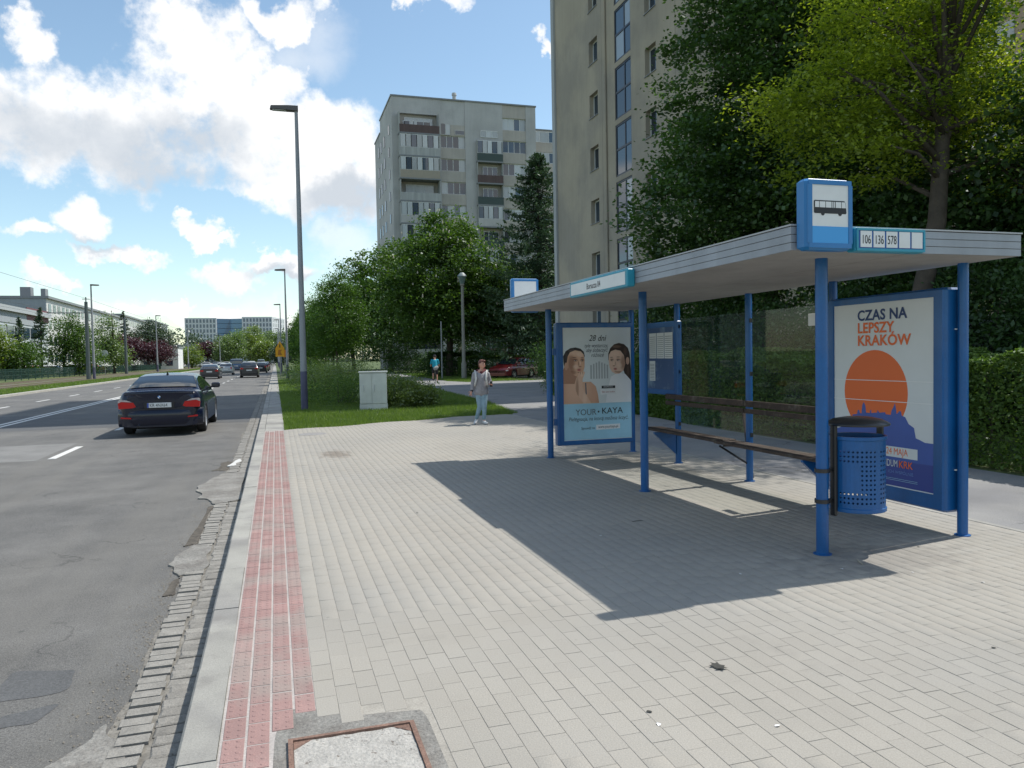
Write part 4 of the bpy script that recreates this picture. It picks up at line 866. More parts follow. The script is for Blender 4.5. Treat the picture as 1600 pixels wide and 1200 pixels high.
# tall beige block beside the footpath
bb = thing('apartment_block', 'tall beige apartment block with a dark glazed staircase strip behind the shelter', 'building', (16.5, 35, 0))
FXW = 16.5; Y0B, Y1B, HB = 28.2, 43.6, 42.0
lev = [14.8 - 2.8 * k for k in range(6)] + [17.6, 20.4, 23.2, 26, 28.8, 31.6, 34.4, 37.2]; lev = sorted([l for l in lev if l > .5])
openings = []
for l in lev:
    openings.append((37.45, 38.55, l - .62, l + .62, 'w')); openings.append((31.05, 32.1, l - .62, l + .62, 'w')); openings.append((33.55, 35.35, l - 1.27 - .35, l + 1.27 - .35, 's'))
ysp = sorted({Y0B, Y1B, 37.45, 38.55, 31.05, 32.1, 33.55, 35.35})
mb = MB()
for a, b in zip(ysp[:-1], ysp[1:]):
    ops = sorted([o for o in openings if abs(o[0] - a) < 1e-6], key=lambda o: o[2]); z = 0
    for o in ops:
        if o[2] > z: mb.box(FXW, FXW + .32, a, b, z, o[2])
        z = o[3]
    mb.box(FXW, FXW + .32, a, b, z, HB)
mb.box(FXW + .32, 30, Y0B, Y0B + .3, 0, HB); mb.box(FXW + .32, 30, Y1B - .3, Y1B, 0, HB); mb.box(29.7, 30, Y0B + .3, Y1B - .3, 0, HB); mb.box(FXW + .32, 29.7, Y0B + .3, Y1B - .3, HB - .4, HB)
mb.build('wall', m_facade, bb, world=True)
MB().box(FXW + .9, FXW + .95, Y0B + .31, Y1B - .31, 0, HB - .41).build('inner_wall', mat('dark_room', (.05, .05, .05), .9), bb, world=True)
MB().box(FXW - .12, FXW - .002, Y1B - .02, Y1B + .42, 0, HB).box(FXW - .0, FXW + 13.5, Y1B + .003, Y1B + .40, 0, HB).build('edge_panel', m_fin, bb, world=True)
MB().tube([(FXW - .06, 36.35, 0), (FXW - .06, 36.35, HB)], .05, 8).build('downpipe', m_facade, bb, world=True)
for ys_ in (29.3, 36.9): MB().box(FXW - .004, FXW - .001, ys_, ys_ + .03, 0, HB).build('panel_joint', mat('joint_line', (.24, .215, .175), .95), bb, world=True)
for a, b, z0, z1, k in openings:
    if k == 'w':
        w = MB()
        w.box(FXW + .24, FXW + .29, a, b, z0, z0 + .07).box(FXW + .24, FXW + .29, a, b, z1 - .07, z1).box(FXW + .24, FXW + .29, a, a + .07, z0 + .07, z1 - .07).box(FXW + .24, FXW + .29, b - .07, b, z0 + .07, z1 - .07)
        wo_ = w.build('window', m_wfr, bb, world=True)
        MB().box(FXW + .262, FXW + .27, a + .07, b - .07, z0 + .07, z1 - .07).build('pane', m_pane, wo_, world=True)
        MB().box(FXW - .05, FXW + .24, a - .04, b + .04, z0 - .035, z0 - .002).build('sill', m_metal, bb, world=True)
    else:
        w = MB(); zc = (z0 + z1) / 2 + .05; yc = a + (b - a) * .42
        for q in ((a, b, z0, z0 + .09), (a, b, z1 - .09, z1), (a, a + .08, z0 + .09, z1 - .09), (b - .08, b, z0 + .09, z1 - .09), (a + .08, b - .08, zc - .05, zc + .05), (yc - .04, yc + .04, z0 + .09, zc - .05), (yc - .04, yc + .04, zc + .05, z1 - .09)): w.box(FXW + .03, FXW + .10, *q)
        wo_ = w.build('staircase_window', m_dfr, bb, world=True)
        for (p, q) in ((a + .08, yc - .04), (yc + .04, b - .08)):
            for (u, v) in ((z0 + .09, zc - .05), (zc + .05, z1 - .09)): MB().box(FXW + .06, FXW + .068, p, q, u, v).build('pane', m_pane if rnd.random() < .72 else mat('net_curtain', (.30, .34, .38), .12, spec=.8), wo_, world=True)
# grey tower block farther along
tb = thing('apartment_block', 'grey eleven storey tower with glazed balconies rising behind the chestnut trees', 'building', (26, 105, 0))
TY = 100.0
def rect(x0, x1, z0, z1, y0, y1, m, name): return MB().box(x0, x1, y0, y1, z0, z1).build(name, m, tb, world=True)
wcols = [(21.6, 24.9), (30.1, 33.4)]; bcols = [(16.0, 21.2), (26.4, 29.95)]
mb = MB()
mb.box(15.2, 34.8, TY + .55, TY + 11, 0, 35.3)            # core behind the front skin
mb.box(15.2, 30, TY + 11.003, TY + 17, 0, 33.6); mb.box(34.803, 44, TY + 3, TY + 13, 0, 33.2)
mb.build('core_wall', m_grey, tb, world=True)
piers = [(15.2, 16.0), (21.2, 21.6), (24.9, 26.4), (29.95, 30.1), (33.4, 34.8)]
for a, b in piers: rect(a, b, 0, 35.3, TY, TY + .547, m_grey, 'pier')
rect(15.1, 34.9, 35.303, 35.5, TY - .1, TY + 11.1, m_metal, 'roof_edge'); rect(15.1, 30.1, 33.603, 33.75, TY + 11.12, TY + 17.1, m_metal, 'roof_edge'); rect(34.9, 44.1, 33.203, 33.35, TY + 2.9, TY + 13.1, m_metal, 'roof_edge')
fl = 2.80
def window(x0, x1, z0, z1, y, n, parent, mf=m_wfr, dark=.45, wall_y=None):
    w = MB(); t = .07
    w.box(x0, x1, y, y + .06, z0, z0 + t).box(x0, x1, y, y + .06, z1 - t, z1)
    xs_ = [x0 + (x1 - x0) * i / n for i in range(n + 1)]
    for i, x in enumerate(xs_): xa = max(x0, x - t / 2); w.box(xa, min(x1, xa + t), y, y + .06, z0 + t, z1 - t)
    f = w.build('window', mf, parent, world=True)
    for i in range(n): MB().box(xs_[i] + t / 2 + .01, xs_[i + 1] - t / 2 - .01, y + .02, y + .03, z0 + t, z1 - t).build('pane', m_pane if rnd.random() < dark else m_curt, f, world=True)
    return f
for ci, (a, b) in enumerate(wcols):
    z = 0
    for k in range(12):
        wz0 = 32.0 - 2.02 * 0 - k * 3.02 if ci == 1 else 29.15 - (k - 1) * 3.02
        top = (ci == 0 and k == 0)
        if wz0 < 1: break
        rect(a, b, wz0 - 3.02 + 1.6 if wz0 > 4.5 else 0, wz0, TY + .06, TY + .547, m_band, 'spandrel')
        if top:
            rect(a, b, wz0, 35.3, TY + .063, TY + .547, m_grey, 'spandrel'); window(21.6, 22.9, 31.1 - .3, 32.3 - .0, TY + .0, 2, tb, m_grey, .7); window(23.5, 24.8, 30.9, 31.5, TY + .0, 1, tb, m_grey, 1)
            continue
        window(a, b, wz0, wz0 + 1.6, TY + .22, 4, tb)
    if ci == 1: rect(a, b, 33.6, 35.3, TY + .06, TY + .547, m_band, 'spandrel')
m_wbrown = mat('brown_balcony_panel', (.10, .065, .06), .7, streak=.2, world=True); m_wgreen = mat('dark_green_panel', (.05, .075, .07), .7); m_wtan = mat('tan_panel', (.34, .30, .24), .8); m_wgr = mat('pale_balcony_panel', (.40, .41, .40), .8, streak=.2, world=True)
fr_c = [m_wbrown, m_wgr, m_wtan, m_wgr, m_grey, m_grey, m_wgr, m_grey, m_wgr, m_grey, m_wgr, m_grey]
for (a, b), z00, n in ((bcols[0], 30.5, 11), (bcols[1], 27.6, 10)):
    rect(a, b, z00 + 2.75 - .0, 35.3, TY + .003, TY + .547, m_grey, 'parapet_wall')
    if a < 20: window(16.7, 20.3, z00 + 1.0, z00 + 1.9, TY + .30, 4, tb, m_wfr, .7)
    else: window(27, 29.4, z00 + 3.2, z00 + 4.1, TY - .07, 3, tb, m_wfr, .3)
    for k in range(n):
        z = z00 - k * 2.88
        if z < 0: break
        bal = MB().box(a - .05, b + .05, TY - 1.2 if a < 20 else TY - .5, TY + .5, z - .18, z).build('balcony', m_metal, tb, world=True)
        yb = TY - 1.18 if a < 20 else TY - .48
        MB().box(a, b, yb, yb + .05, z + .005, z + 1.0).build('balustrade', (fr_c[k % 12] if a < 20 else [m_wgreen, m_wbrown, m_wgreen, m_grey][k % 4]), bal, world=True)
        MB().box(a, a + .08, yb + .05, TY + .3, z + .005, z + 2.65).build('side_wall', m_wgr, bal, world=True); MB().box(b - .08, b, yb + .05, TY + .3, z + .005, z + 2.65).build('side_wall', m_wgr, bal, world=True)
        glazed = (k in (1, 2, 4, 5, 7, 8)) if a < 20 else (k in (0, 3, 5, 6, 8))
        if glazed:
            nn = 7 if a < 20 else 5
            for i in range(nn):
                x0 = a + .1 + (b - a - .2) * i / nn; x1 = a + .1 + (b - a - .2) * (i + 1) / nn - .08
                MB().box(x0, x1, yb + .01, yb + .03, z + 1.05, z + 2.6).build('balcony_pane', m_curt if (i + k) % 3 else m_pane, bal, world=True)
            MB().box(a, b, yb + .031, yb + .06, z + 2.6, z + 2.68).box(a, b, yb + .031, yb + .06, z + 1.0, z + 1.05).build('glazing_rail', m_wfr, bal, world=True)
        else:
            window(a + .9, b - .6, z + .9, z + 2.3, TY + .32, 3, tb, m_wfr, .6)
        MB().box(a + .01, b - .01, TY + .5, TY + .546, z + .005, z + 2.68).build('recess_wall', m_band, bal, world=True)
for k in range(11):
    zz = 31.5 - k * 2.9
    window(37.7 - 2.7, 40.5, zz, zz + 1.5, TY + 2.93, 4, tb)
    rect(34.81, 44, zz - 1.35, zz - .05, TY + 2.9, TY + 2.997, m_band, 'spandrel')
    for yy in (6.5, 9.5, 12.2): MB().box(15.13, 15.197, TY + yy, TY + yy + .7, zz - 1.0, zz + .4).build('narrow_window', m_pane, tb, world=True)
    MB().box(15.131, 15.197, TY + 2.2, TY + 2.8, zz - .5, zz + .7).build('narrow_window', m_pane, tb, world=True)
MB().lathe([(.25, 35.5), (.25, 36.6), (.35, 36.7), (.3, 37.0)], 8, (24.0, TY + 2, 0)).lathe([(.15, 35.5), (.15, 36.1)], 8, (30.5, TY + 2, 0)).build('chimney', m_fin, tb, world=True)
# a far tower glimpsed through the leaves on the right
ft = thing('apartment_block', 'distant grey apartment block glimpsed through the yellow green leaves at the right edge', 'building', (50, 32, 0))
MB().box(44, 60, 24, 44, 0, 30).build('wall', m_facade, ft, world=True)
for k in range(9):
    for j in range(5):
        y = 25.2 + j * 3.8; MB().box(43.93, 43.99, y, y + 2.2, 2.2 + k * 3.0, 3.7 + k * 3.0).build('window', m_curt if (j + k) % 2 else m_pane, ft, world=True)
gw = thing('garden_wall', 'low pale grey wall half hidden under the trees behind the hedge', 'wall', (15.2, 15, 0))
MB().box(15.0, 15.3, 4, 24, -.1, 2.1).build('masonry', mat('wall_grey', (.24, .24, .23), .9, streak=.1, world=True), gw, world=True); MB().box(14.95, 15.35, 3.95, 24.05, 2.103, 2.2).build('coping', m_fin, gw, world=True)

# long white block across the road, in three steps
m_wht = mat('whitewashed_wall', (.60, .60, .58), .8, streak=.12, var=.05, vscale=.1, world=True); m_gable = mat('grey_gable', (.30, .33, .35), .85, streak=.1, world=True)
def slab_block(name, lab, x, y0, y1, h, loc):
    t = thing('office_block', lab, 'building', loc)
    mb = MB().box(x - 16, x, y0, y1, 0, h); mb.build('wall', m_wht, t, world=True)
    MB().box(x - 16, x - .02, y0 - .3, y0 - .003, 0, h).build('gable', m_gable, t, world=True)
    MB().box(x - 16.2, x + .5, y0 - .5, y1 + .2, h + .003, h + .45).build('roof_edge', m_metal, t, world=True)
    n = int((h - 1) / 3.1)
    me = MB().box(0, .06, 0, 1.9, 0, 1.5).mesh('window', m_pane)
    for f in range(n):
        y = y0 + 1
        while y < y1 - 2.5: inst('window', me, t, (x + .002 - loc[0], y - loc[1], h - 2.4 - f * 3.1)); y += 3.2
    return t
slab_block('a', 'long white block with a grey end gable across the road, nearest of its row', -40, 161, 232, 13.8, (-45, 180, 0))
slab_block('b', 'long white block across the road behind the spruce, middle of the row', -41, 213 + 25, 290, 15.0, (-45, 245, 0))
slab_block('c', 'white block at the far end of the row across the road', -42, 300, 345, 16.5, (-45, 310, 0))
chs = thing('roof_vents', 'pair of grey vents standing on the roof of the nearest white block', 'roof vent', (-50, 170, 14.3))
MB().box(-.9, .9, -1, 1, 0, 2.3).build('vent', m_metal, chs).location = (4.5, 0, 0); MB().box(-.4, .4, -1, 1, 0, 2.0).build('vent', m_metal, chs).location = (7.5, 0, 0)
lw = thing('warehouse', 'low pale hall with a window band at the left edge across the road', 'building', (-42, 135, 0))
MB().box(-60, -38, 100, 153, 0, 9.7).build('wall', mat('pale_cladding', (.46, .50, .51), .7, streak=.15, world=True), lw, world=True)
MB().box(-60.3, -37.4, 99.5, 153.4, 9.703, 10.5).build('roof', mat('roof_grey', (.36, .38, .39), .6), lw, world=True)
MB().box(-37.99, -37.9, 101, 151, 8.0, 9.6).build('clerestory', m_gable, lw, world=True)
for k in range(12): MB().box(-37.98, -37.88, 104 + k * 3.9, 107.2 + k * 3.9, 5.9, 7.6).build('window', m_pane, lw, world=True)
MB().box(-37.98, -37.86, 141, 153.3, 8.9, 10.9).build('red_parapet', mat('dark_red_panel', (.13, .05, .055), .7), lw, world=True)
kb = thing('kiosk_building', 'small two storey white building beside the car park across the road', 'building', (-24, 200, 0))
MB().box(-30, -21.8, 196, 206, 0, 5.0).build('wall', mat('bright_white_wall', (.72, .72, .71), .7), kb, world=True)
MB().box(-30.2, -21.6, 195.8, 206.2, 5.003, 5.3).build('roof', m_metal, kb, world=True)
for x, z in ((-29.2, 3.0), (-27.2, 3.0), (-24.6, 3.0), (-29.2, .8), (-26.8, .8), (-24.4, .8)): MB().box(x, x + 1.4, 195.92, 195.99, z, z + 1.1).build('window', m_pane, kb, world=True)
hl = thing('hall', 'wide low grey hall far beyond the car park', 'building', (-30, 310, 0))
MB().box(-46, -19.5, 300, 340, 0, 7.6).build('wall', mat('grey_cladding', (.27, .31, .34), .7, streak=.1, world=True), hl, world=True)
MB().box(-46.1, -19.4, 299.7, 340.2, 7.603, 7.9).build('roof_edge', m_fin, hl, world=True)
for k in range(8): MB().box(-44 + k * 3.1, -42 + k * 3.1, 299.9, 299.99, .5, 2.4).build('dock_door', m_pane, hl, world=True)
# far office building
of = thing('office_building', 'large white and blue glass office building closing the view at the end of the street', 'building', (-27, 620, 0))
m_ofw = mat('office_white', (.55, .57, .60), .7, world=True); m_ofg = mat('office_glass', (.05, .14, .24), .15, spec=.8, rndv=.2)
MB().box(-61.7, -40.2, 600, 640, 0, 33.3).build('left_wing', m_ofw, of, world=True)
MB().add([(-22.6, 600, 0), (-1.5, 600, 0), (8.0, 632, 0), (-22.6, 640, 0), (-22.6, 600, 34), (-1.5, 600, 34), (8.0, 632, 34), (-22.6, 640, 34)], [(0, 3, 2, 1), (4, 5, 6, 7), (0, 1, 5, 4), (1, 2, 6, 5), (2, 3, 7, 6), (3, 0, 4, 7)]).build('right_wing', m_ofw, of, world=True)
gm = [mat('office_glass_blue', (.035, .12, .22), .2, spec=.7), mat('office_glass_pale', (.09, .22, .36), .2, spec=.7)]
for f in range(9):
    z = .4 + f * 3.65
    MB().add([(-40.1, 604, z), (-31, 608, z), (-31, 611, z), (-40.1, 611, z), (-40.1, 604, z + 3.4), (-31, 608, z + 3.4), (-31, 611, z + 3.4), (-40.1, 611, z + 3.4)], [(0, 1, 5, 4), (4, 5, 6, 7)]).build('glass_band', gm[0], of, world=True)
    MB().add([(-31, 608, z), (-22.7, 604, z), (-22.7, 611, z), (-31, 611, z), (-31, 608, z + 3.4), (-22.7, 604, z + 3.4), (-22.7, 611, z + 3.4), (-31, 611, z + 3.4)], [(0, 1, 5, 4), (4, 5, 6, 7)]).build('glass_band', gm[1], of, world=True)
MB().box(-40.1, -22.7, 612, 640, 0, 33.0).build('middle_core', mat('office_navy', (.04, .08, .13), .5), of, world=True)
ow = MB().box(0, 1.25, -.08, 0, 0, 2.5).mesh('window', mat('office_window', (.10, .14, .19), .2, spec=.7))
for f in range(9):
    for k in range(9): inst('window', ow, of, (-60.8 + k * 2.3 + 27, 599.99 - 620, 1.0 + f * 3.6))
    for k in range(9): inst('window', ow, of, (-21.7 + k * 2.3 + 27, 599.99 - 620, 1.6 + f * 3.6))
    for k in range(7): inst('window', ow, of, (-1.5 + 27 + (k + .6) * 1.25, 600 - 620 + (k + .6) * 4.2 - .05, 1.6 + f * 3.6), math.atan2(32, 9.5))
# ================================================================ STREET FURNITURE
m_pole = mat('galvanised_pole', (.30, .315, .335), .55, .15, var=.1, vscale=1.5, streak=.12, grain=.06, gscale=60, world=True)
m_poled = mat('dark_pole_base', (.085, .085, .14), .6, var=.2, vscale=4, world=True); m_lh = mat('lamp_head', (.10, .09, .08), .5)
def street_lamp(x, y, h, lab, side=-1, rb=.105, z0=-.02, arm=.0):
    t = thing('street_lamp', lab, 'street lamp', (x, y, z0), 0, 'street lamps')
    MB().lathe([(rb * 1.05, 0), (rb * 1.0, 1.25)], 16).build('pole_base', m_poled, t, smooth=True)
    MB().lathe([(rb * .98, 1.25), (rb * .8, 4), (rb * .5, h - .12), (rb * .5, h), (0, h)], 16).build('pole', m_pole, t, smooth='auto')
    s = side
    pl = [(.06 * -s, -.10), (s * .25, -.13), (s * .78, -.11), (s * .80, 0), (s * .78, .11), (s * .25, .13), (.06 * -s, .10)]
    mb = MB(); mb.v = [(x_, y_, h - .02 + .02 * abs(x_)) for x_, y_ in pl] + [(x_ * .97, y_ * .75, h + .15 - .06 * abs(x_)) for x_, y_ in pl]
    n = 7; mb.f = [tuple(range(n)), tuple(reversed(range(n, 2 * n)))] + [(i, i + n, (i + 1) % n + n, (i + 1) % n) for i in range(n)]
    mb.build('lamp_head', m_lh, t); MB().box(min(s * .3, s * .72), max(s * .3, s * .72), -.08, .08, h - .028, h - .012).build('lens', m_curt, t)
    return t
street_lamp(.86, 25.5, 9.50, 'tall tapered grey street lamp on the grass verge, nearest to the shelter')
street_lamp(.95, 65.9, 8.95, 'grey street lamp on the right verge, second from the shelter')
street_lamp(.80, 106, 8.9, 'thin grey street lamp on the right verge behind the second one')
for y in (146, 186, 226): street_lamp(.8, y, 8.9, {146: 'distant grey street lamp on the right verge, fourth from the shelter', 186: 'very distant thin street lamp on the right verge, fifth from the shelter', 226: 'farthest street lamp on the right verge at the bend'}[y])
lampL = [(-18.2, 90, 9.8, 'grey street lamp across the road beside the dark tram mast'), (-19.6, 146, 9.7, 'grey street lamp across the road in front of the tall spruce'), (-20, 200, 9.5, 'slim street lamp across the road by the white kiosk building'), (-16, 250, 9.4, 'distant slim street lamp across the road by the purple tree')]
for x, y, h, l in lampL: street_lamp(x, y, h, l, side=1, rb=.14)
tm = thing('tram_mast', 'dark tram mast with bracket beside the street lamp across the road', 'mast', (-18.7, 89.9, -.03))
MB().lathe([(.24, 0), (.22, 1.2), (.16, 8.1), (0, 8.1)], 12).build('pole', mat('mast_green_grey', (.09, .11, .11), .7), tm); MB().box(-3.6, .5, -.05, .05, 6.9, 7.0).box(-.05, .05, -.05, .05, 8.1, 8.6).box(-.35, .35, -.03, .03, 8.35, 8.42).build('bracket', m_metal, tm)
tm2 = dup(tm, 'slim dark tram mast between the spruce and the purple tree across the road', (-21.5, 128, -.03)); tm2['group'] = tm['group'] = 'tram masts'
ovw = thing('overhead_wire', 'thin tram wires hanging above the tracks across the road', 'wire', (-20, 60, 7))
for (x, z) in ((-20.6, 6.9), (-23.0, 6.9), (-18.6, 8.4)): MB().tube([(x, 30, z + .3), (x, 60, z - .15), (x, 90, z), (x, 128, z - .1), (x, 200, z)], .012, 4).build('wire', m_black, ovw, world=True)
# small park lamp on the lawn
pk = thing('park_lamp', 'old park lamp with a glass lantern behind the walking woman', 'park lamp', (13.0, 54.0, -.02))
MB().lathe([(.19, 0), (.19, 1.1), (.13, 1.3), (.10, 6.7), (.16, 6.75), (.17, 6.85)], 14).build('pole', mat('concrete_pole', (.24, .235, .21), .85), pk, smooth='auto')
MB().lathe([(.16, 6.85), (.30, 7.35), (.29, 7.40)], 8).build('lantern', mat('lantern_glass', (.12, .17, .17), .2, spec=.8), pk); MB().lathe([(.34, 7.38), (.30, 7.48), (.12, 7.66), (0, 7.68)], 12).build('lantern_cap', mat('cap_grey', (.22, .26, .26), .5), pk, smooth='auto')
pk2 = thing('sign_post', 'thin grey post standing between the cyclist and the park lamp', 'post', (11.6, 55.0, -.02))
MB().lathe([(.05, 0), (.05, 4.2), (0, 4.22)], 8).build('pole', m_pole, pk2)
# road works signs
rs_ = thing('road_works_sign', 'yellow temporary road works sign on a post beyond the second street lamp', 'road sign', (.45, 75.2, -.02))
m_ys = mat('yellow_sign', (.80, .38, .01), .5); m_rsn = mat('red_sign_border', (.5, .03, .02), .5)
MB().lathe([(.035, 0), (.035, 3.3)], 8).build('pole', m_metal, rs_)
MB().prism([(-.40, 1.95), (.40, 1.95), (.40, 2.75), (-.40, 2.75)], -.06, -.04, 'xz').build('board', m_ys, rs_); MB().prism([(-.42, 2.70), (.42, 2.70), (0, 3.42)], -.075, -.061, 'xz').build('triangle', m_ys, rs_)
MB().prism([(-.04, 2.8), (.04, 2.8), (.05, 3.1), (-.05, 3.1)], -.08, -.076, 'xz').build('symbol', m_ink, rs_); MB().prism([(-.2, 2.1), (.2, 2.1), (.05, 2.4), (.2, 2.6), (-.15, 2.6)], -.065, -.061, 'xz').build('symbol', mat('dark_orange', (.45, .16, .01), .5), rs_)
rd = thing('round_sign', 'small round orange edged sign just behind the yellow road works sign', 'road sign', (.95, 82, -.02))
MB().lathe([(.035, 0), (.035, 2.6)], 8).build('pole', m_metal, rd); MB().prism(ell(0, 2.3, .38, .38, 16), -.06, -.04, 'xz').build('disc', mat('orange_sign', (.6, .16, .02), .5), rd)
for x, y, l in ((-22.5, 118, 'round white traffic sign on a post at the tram fence across the road'), (-26.8, 122, 'grey backed round traffic sign left of the parked red car across the road')):
    q = thing('traffic_sign', l, 'road sign', (x, y, 0)); MB().lathe([(.05, 0), (.05, 3.2)], 6).build('pole', m_metal, q); MB().prism(ell(0, 3.0, .48, .48, 16), -.06, -.04, 'xz').build('disc', m_wfr, q)
# switch cabinet
cb = thing('switch_cabinet', 'white two door electrical cabinet standing on the grass verge', 'electrical cabinet', (2.92, 24.3, -.02), R(-8))
m_cab = mat('pale_grey_polyester', (.66, .66, .62), .6, var=.1, vscale=2.5, grain=.05, gscale=60, streak=.08)
MB().box(-.43, .43, -.17, .17, 0, .20).build('plinth', m_cab, cb); MB().box(-.42, .42, -.16, .16, .203, 1.17).build('body', m_cab, cb)
MB().bbox(-.45, .45, -.20, .20, 1.173, 1.225, .012).build('roof', m_cab, cb)
for x0, x1 in ((-.413, -.047), (-.041, .413)):
    d = MB().bbox(x0, x1, -.178, -.162, .215, 1.16, .006).build('door', m_cab, cb)
    hx = x0 + .09 if x0 < -.2 else x0 + .05
    MB().bbox(hx, hx + .035, -.205, -.180, .60, .80, .008).build('handle', mat('handle_grey', (.6, .6, .6), .5), d)
# tram tracks and mesh fence across the road
tt_ = MB().box(-24.2, -17.6, -40, 800, -.04, -.015).build('tram_bed', mat('track_ballast', (.12, .10, .075), .95, col2=(.09, .12, .03), c2scale=.5, var=.3, vscale=3, world=True)); tt_['kind'] = 'structure'
for x in (-18.2, -19.63, -22.0, -23.43): MB().box(x - .04, x + .04, -40, 800, -.014, .04).build('rail', mat('rail_steel', (.16, .11, .08), .5, .3), tt_)
fe = thing('mesh_fence', 'low dark green mesh fence along the tram tracks across the road', 'fence', (-25.6, 100, 0))
m_fg = mat('fence_green', (.02, .06, .045), .6)
fp = MB().box(-.04, .04, -.04, .04, 0, 1.25).mesh('fence_post', m_fg)
for k in range(64): inst('fence_post', fp, fe, (0, 55 + k * 2.5 - 100, 0))
mb = MB()
for z in (.15, .55, .95, 1.15): mb.box(-25.612, -25.59, 55, 212, z, z + .03)
for k in range(1256): mb.box(-25.61, -25.592, 55 + k * .125, 55.022 + k * .125, .1, 1.2)
mb.build('mesh_panel', m_fg, fe, world=True)['kind'] = 'stuff'

# ================================================================ CARS
m_tyre = mat('tyre_rubber', (.02, .02, .021), .85); m_rim = mat('alloy_rim', (.45, .46, .47), .3, .7); m_under = mat('underbody', (.01, .01, .011), .9)
m_cgl = mat('car_glass', (.015, .022, .028), .03, spec=1.0, coat=.6); m_tail = mat('red_lamp', (.50, .008, .008), .3, coat=.15, spec=.3); m_tailw = mat('clear_lamp', (.50, .42, .40), .2, coat=.6)
m_plate = mat('number_plate_white', (.68, .69, .68), .45); m_trim = mat('black_trim', (.015, .015, .016), .5); m_chrome = mat('chrome', (.7, .7, .7), .12, 1)
m_head = mat('head_lamp', (.6, .62, .64), .1, coat=.5)
def lerp_tab(tab, y): return float(np.interp(y, [q[0] for q in tab], [q[1] for q in tab]))
KINDS = {
 'sedan': dict(L=4.85, W=1.85, H=1.44, zt=[(0, .94), (.02, 1.0), (.10, 1.05), (.6, 1.06), (1.2, 1.0), (3.4, .97), (4.0, .93), (4.6, .80), (4.85, .62)], roof=[(.58, 1.03), (.95, 1.24), (1.35, 1.385), (1.9, 1.435), (2.4, 1.44), (2.75, 1.40), (3.25, 1.2), (3.7, .97)], gl=(.72, 1.30), ws=(2.86, 3.62), sw=.845, rw=.58),
 'suv': dict(L=4.5, W=1.86, H=1.62, zt=[(0, .98), (.05, 1.05), (.12, 1.08), (1.2, 1.08), (3.1, 1.05), (3.7, 1.0), (4.3, .9), (4.5, .7)], roof=[(.10, 1.05), (.30, 1.32), (.55, 1.54), (1.0, 1.60), (2.0, 1.62), (2.5, 1.56), (3.2, 1.06)], gl=(.16, .50), ws=(2.58, 3.12), sw=.84, rw=.62),
 'hatch': dict(L=4.1, W=1.76, H=1.48, zt=[(0, .92), (.05, 1.0), (.12, 1.02), (1.2, .99), (2.9, .96), (3.4, .92), (3.9, .78), (4.1, .6)], roof=[(.12, 1.0), (.35, 1.22), (.65, 1.42), (1.2, 1.47), (1.9, 1.48), (2.3, 1.43), (3.05, .96)], gl=(.2, .6), ws=(2.4, 2.98), sw=.80, rw=.58),
 'van': dict(L=5.0, W=1.95, H=2.05, zt=[(0, 1.05), (.05, 1.12), (1.2, 1.12), (3.9, 1.1), (4.3, 1.05), (4.8, .9), (5.0, .7)], roof=[(.03, 1.1), (.06, 1.7), (.12, 1.98), (.6, 2.04), (3.0, 2.05), (3.5, 1.98), (4.35, 1.08)], gl=(.04, .11), ws=(3.6, 4.25), sw=.93, rw=.82)}
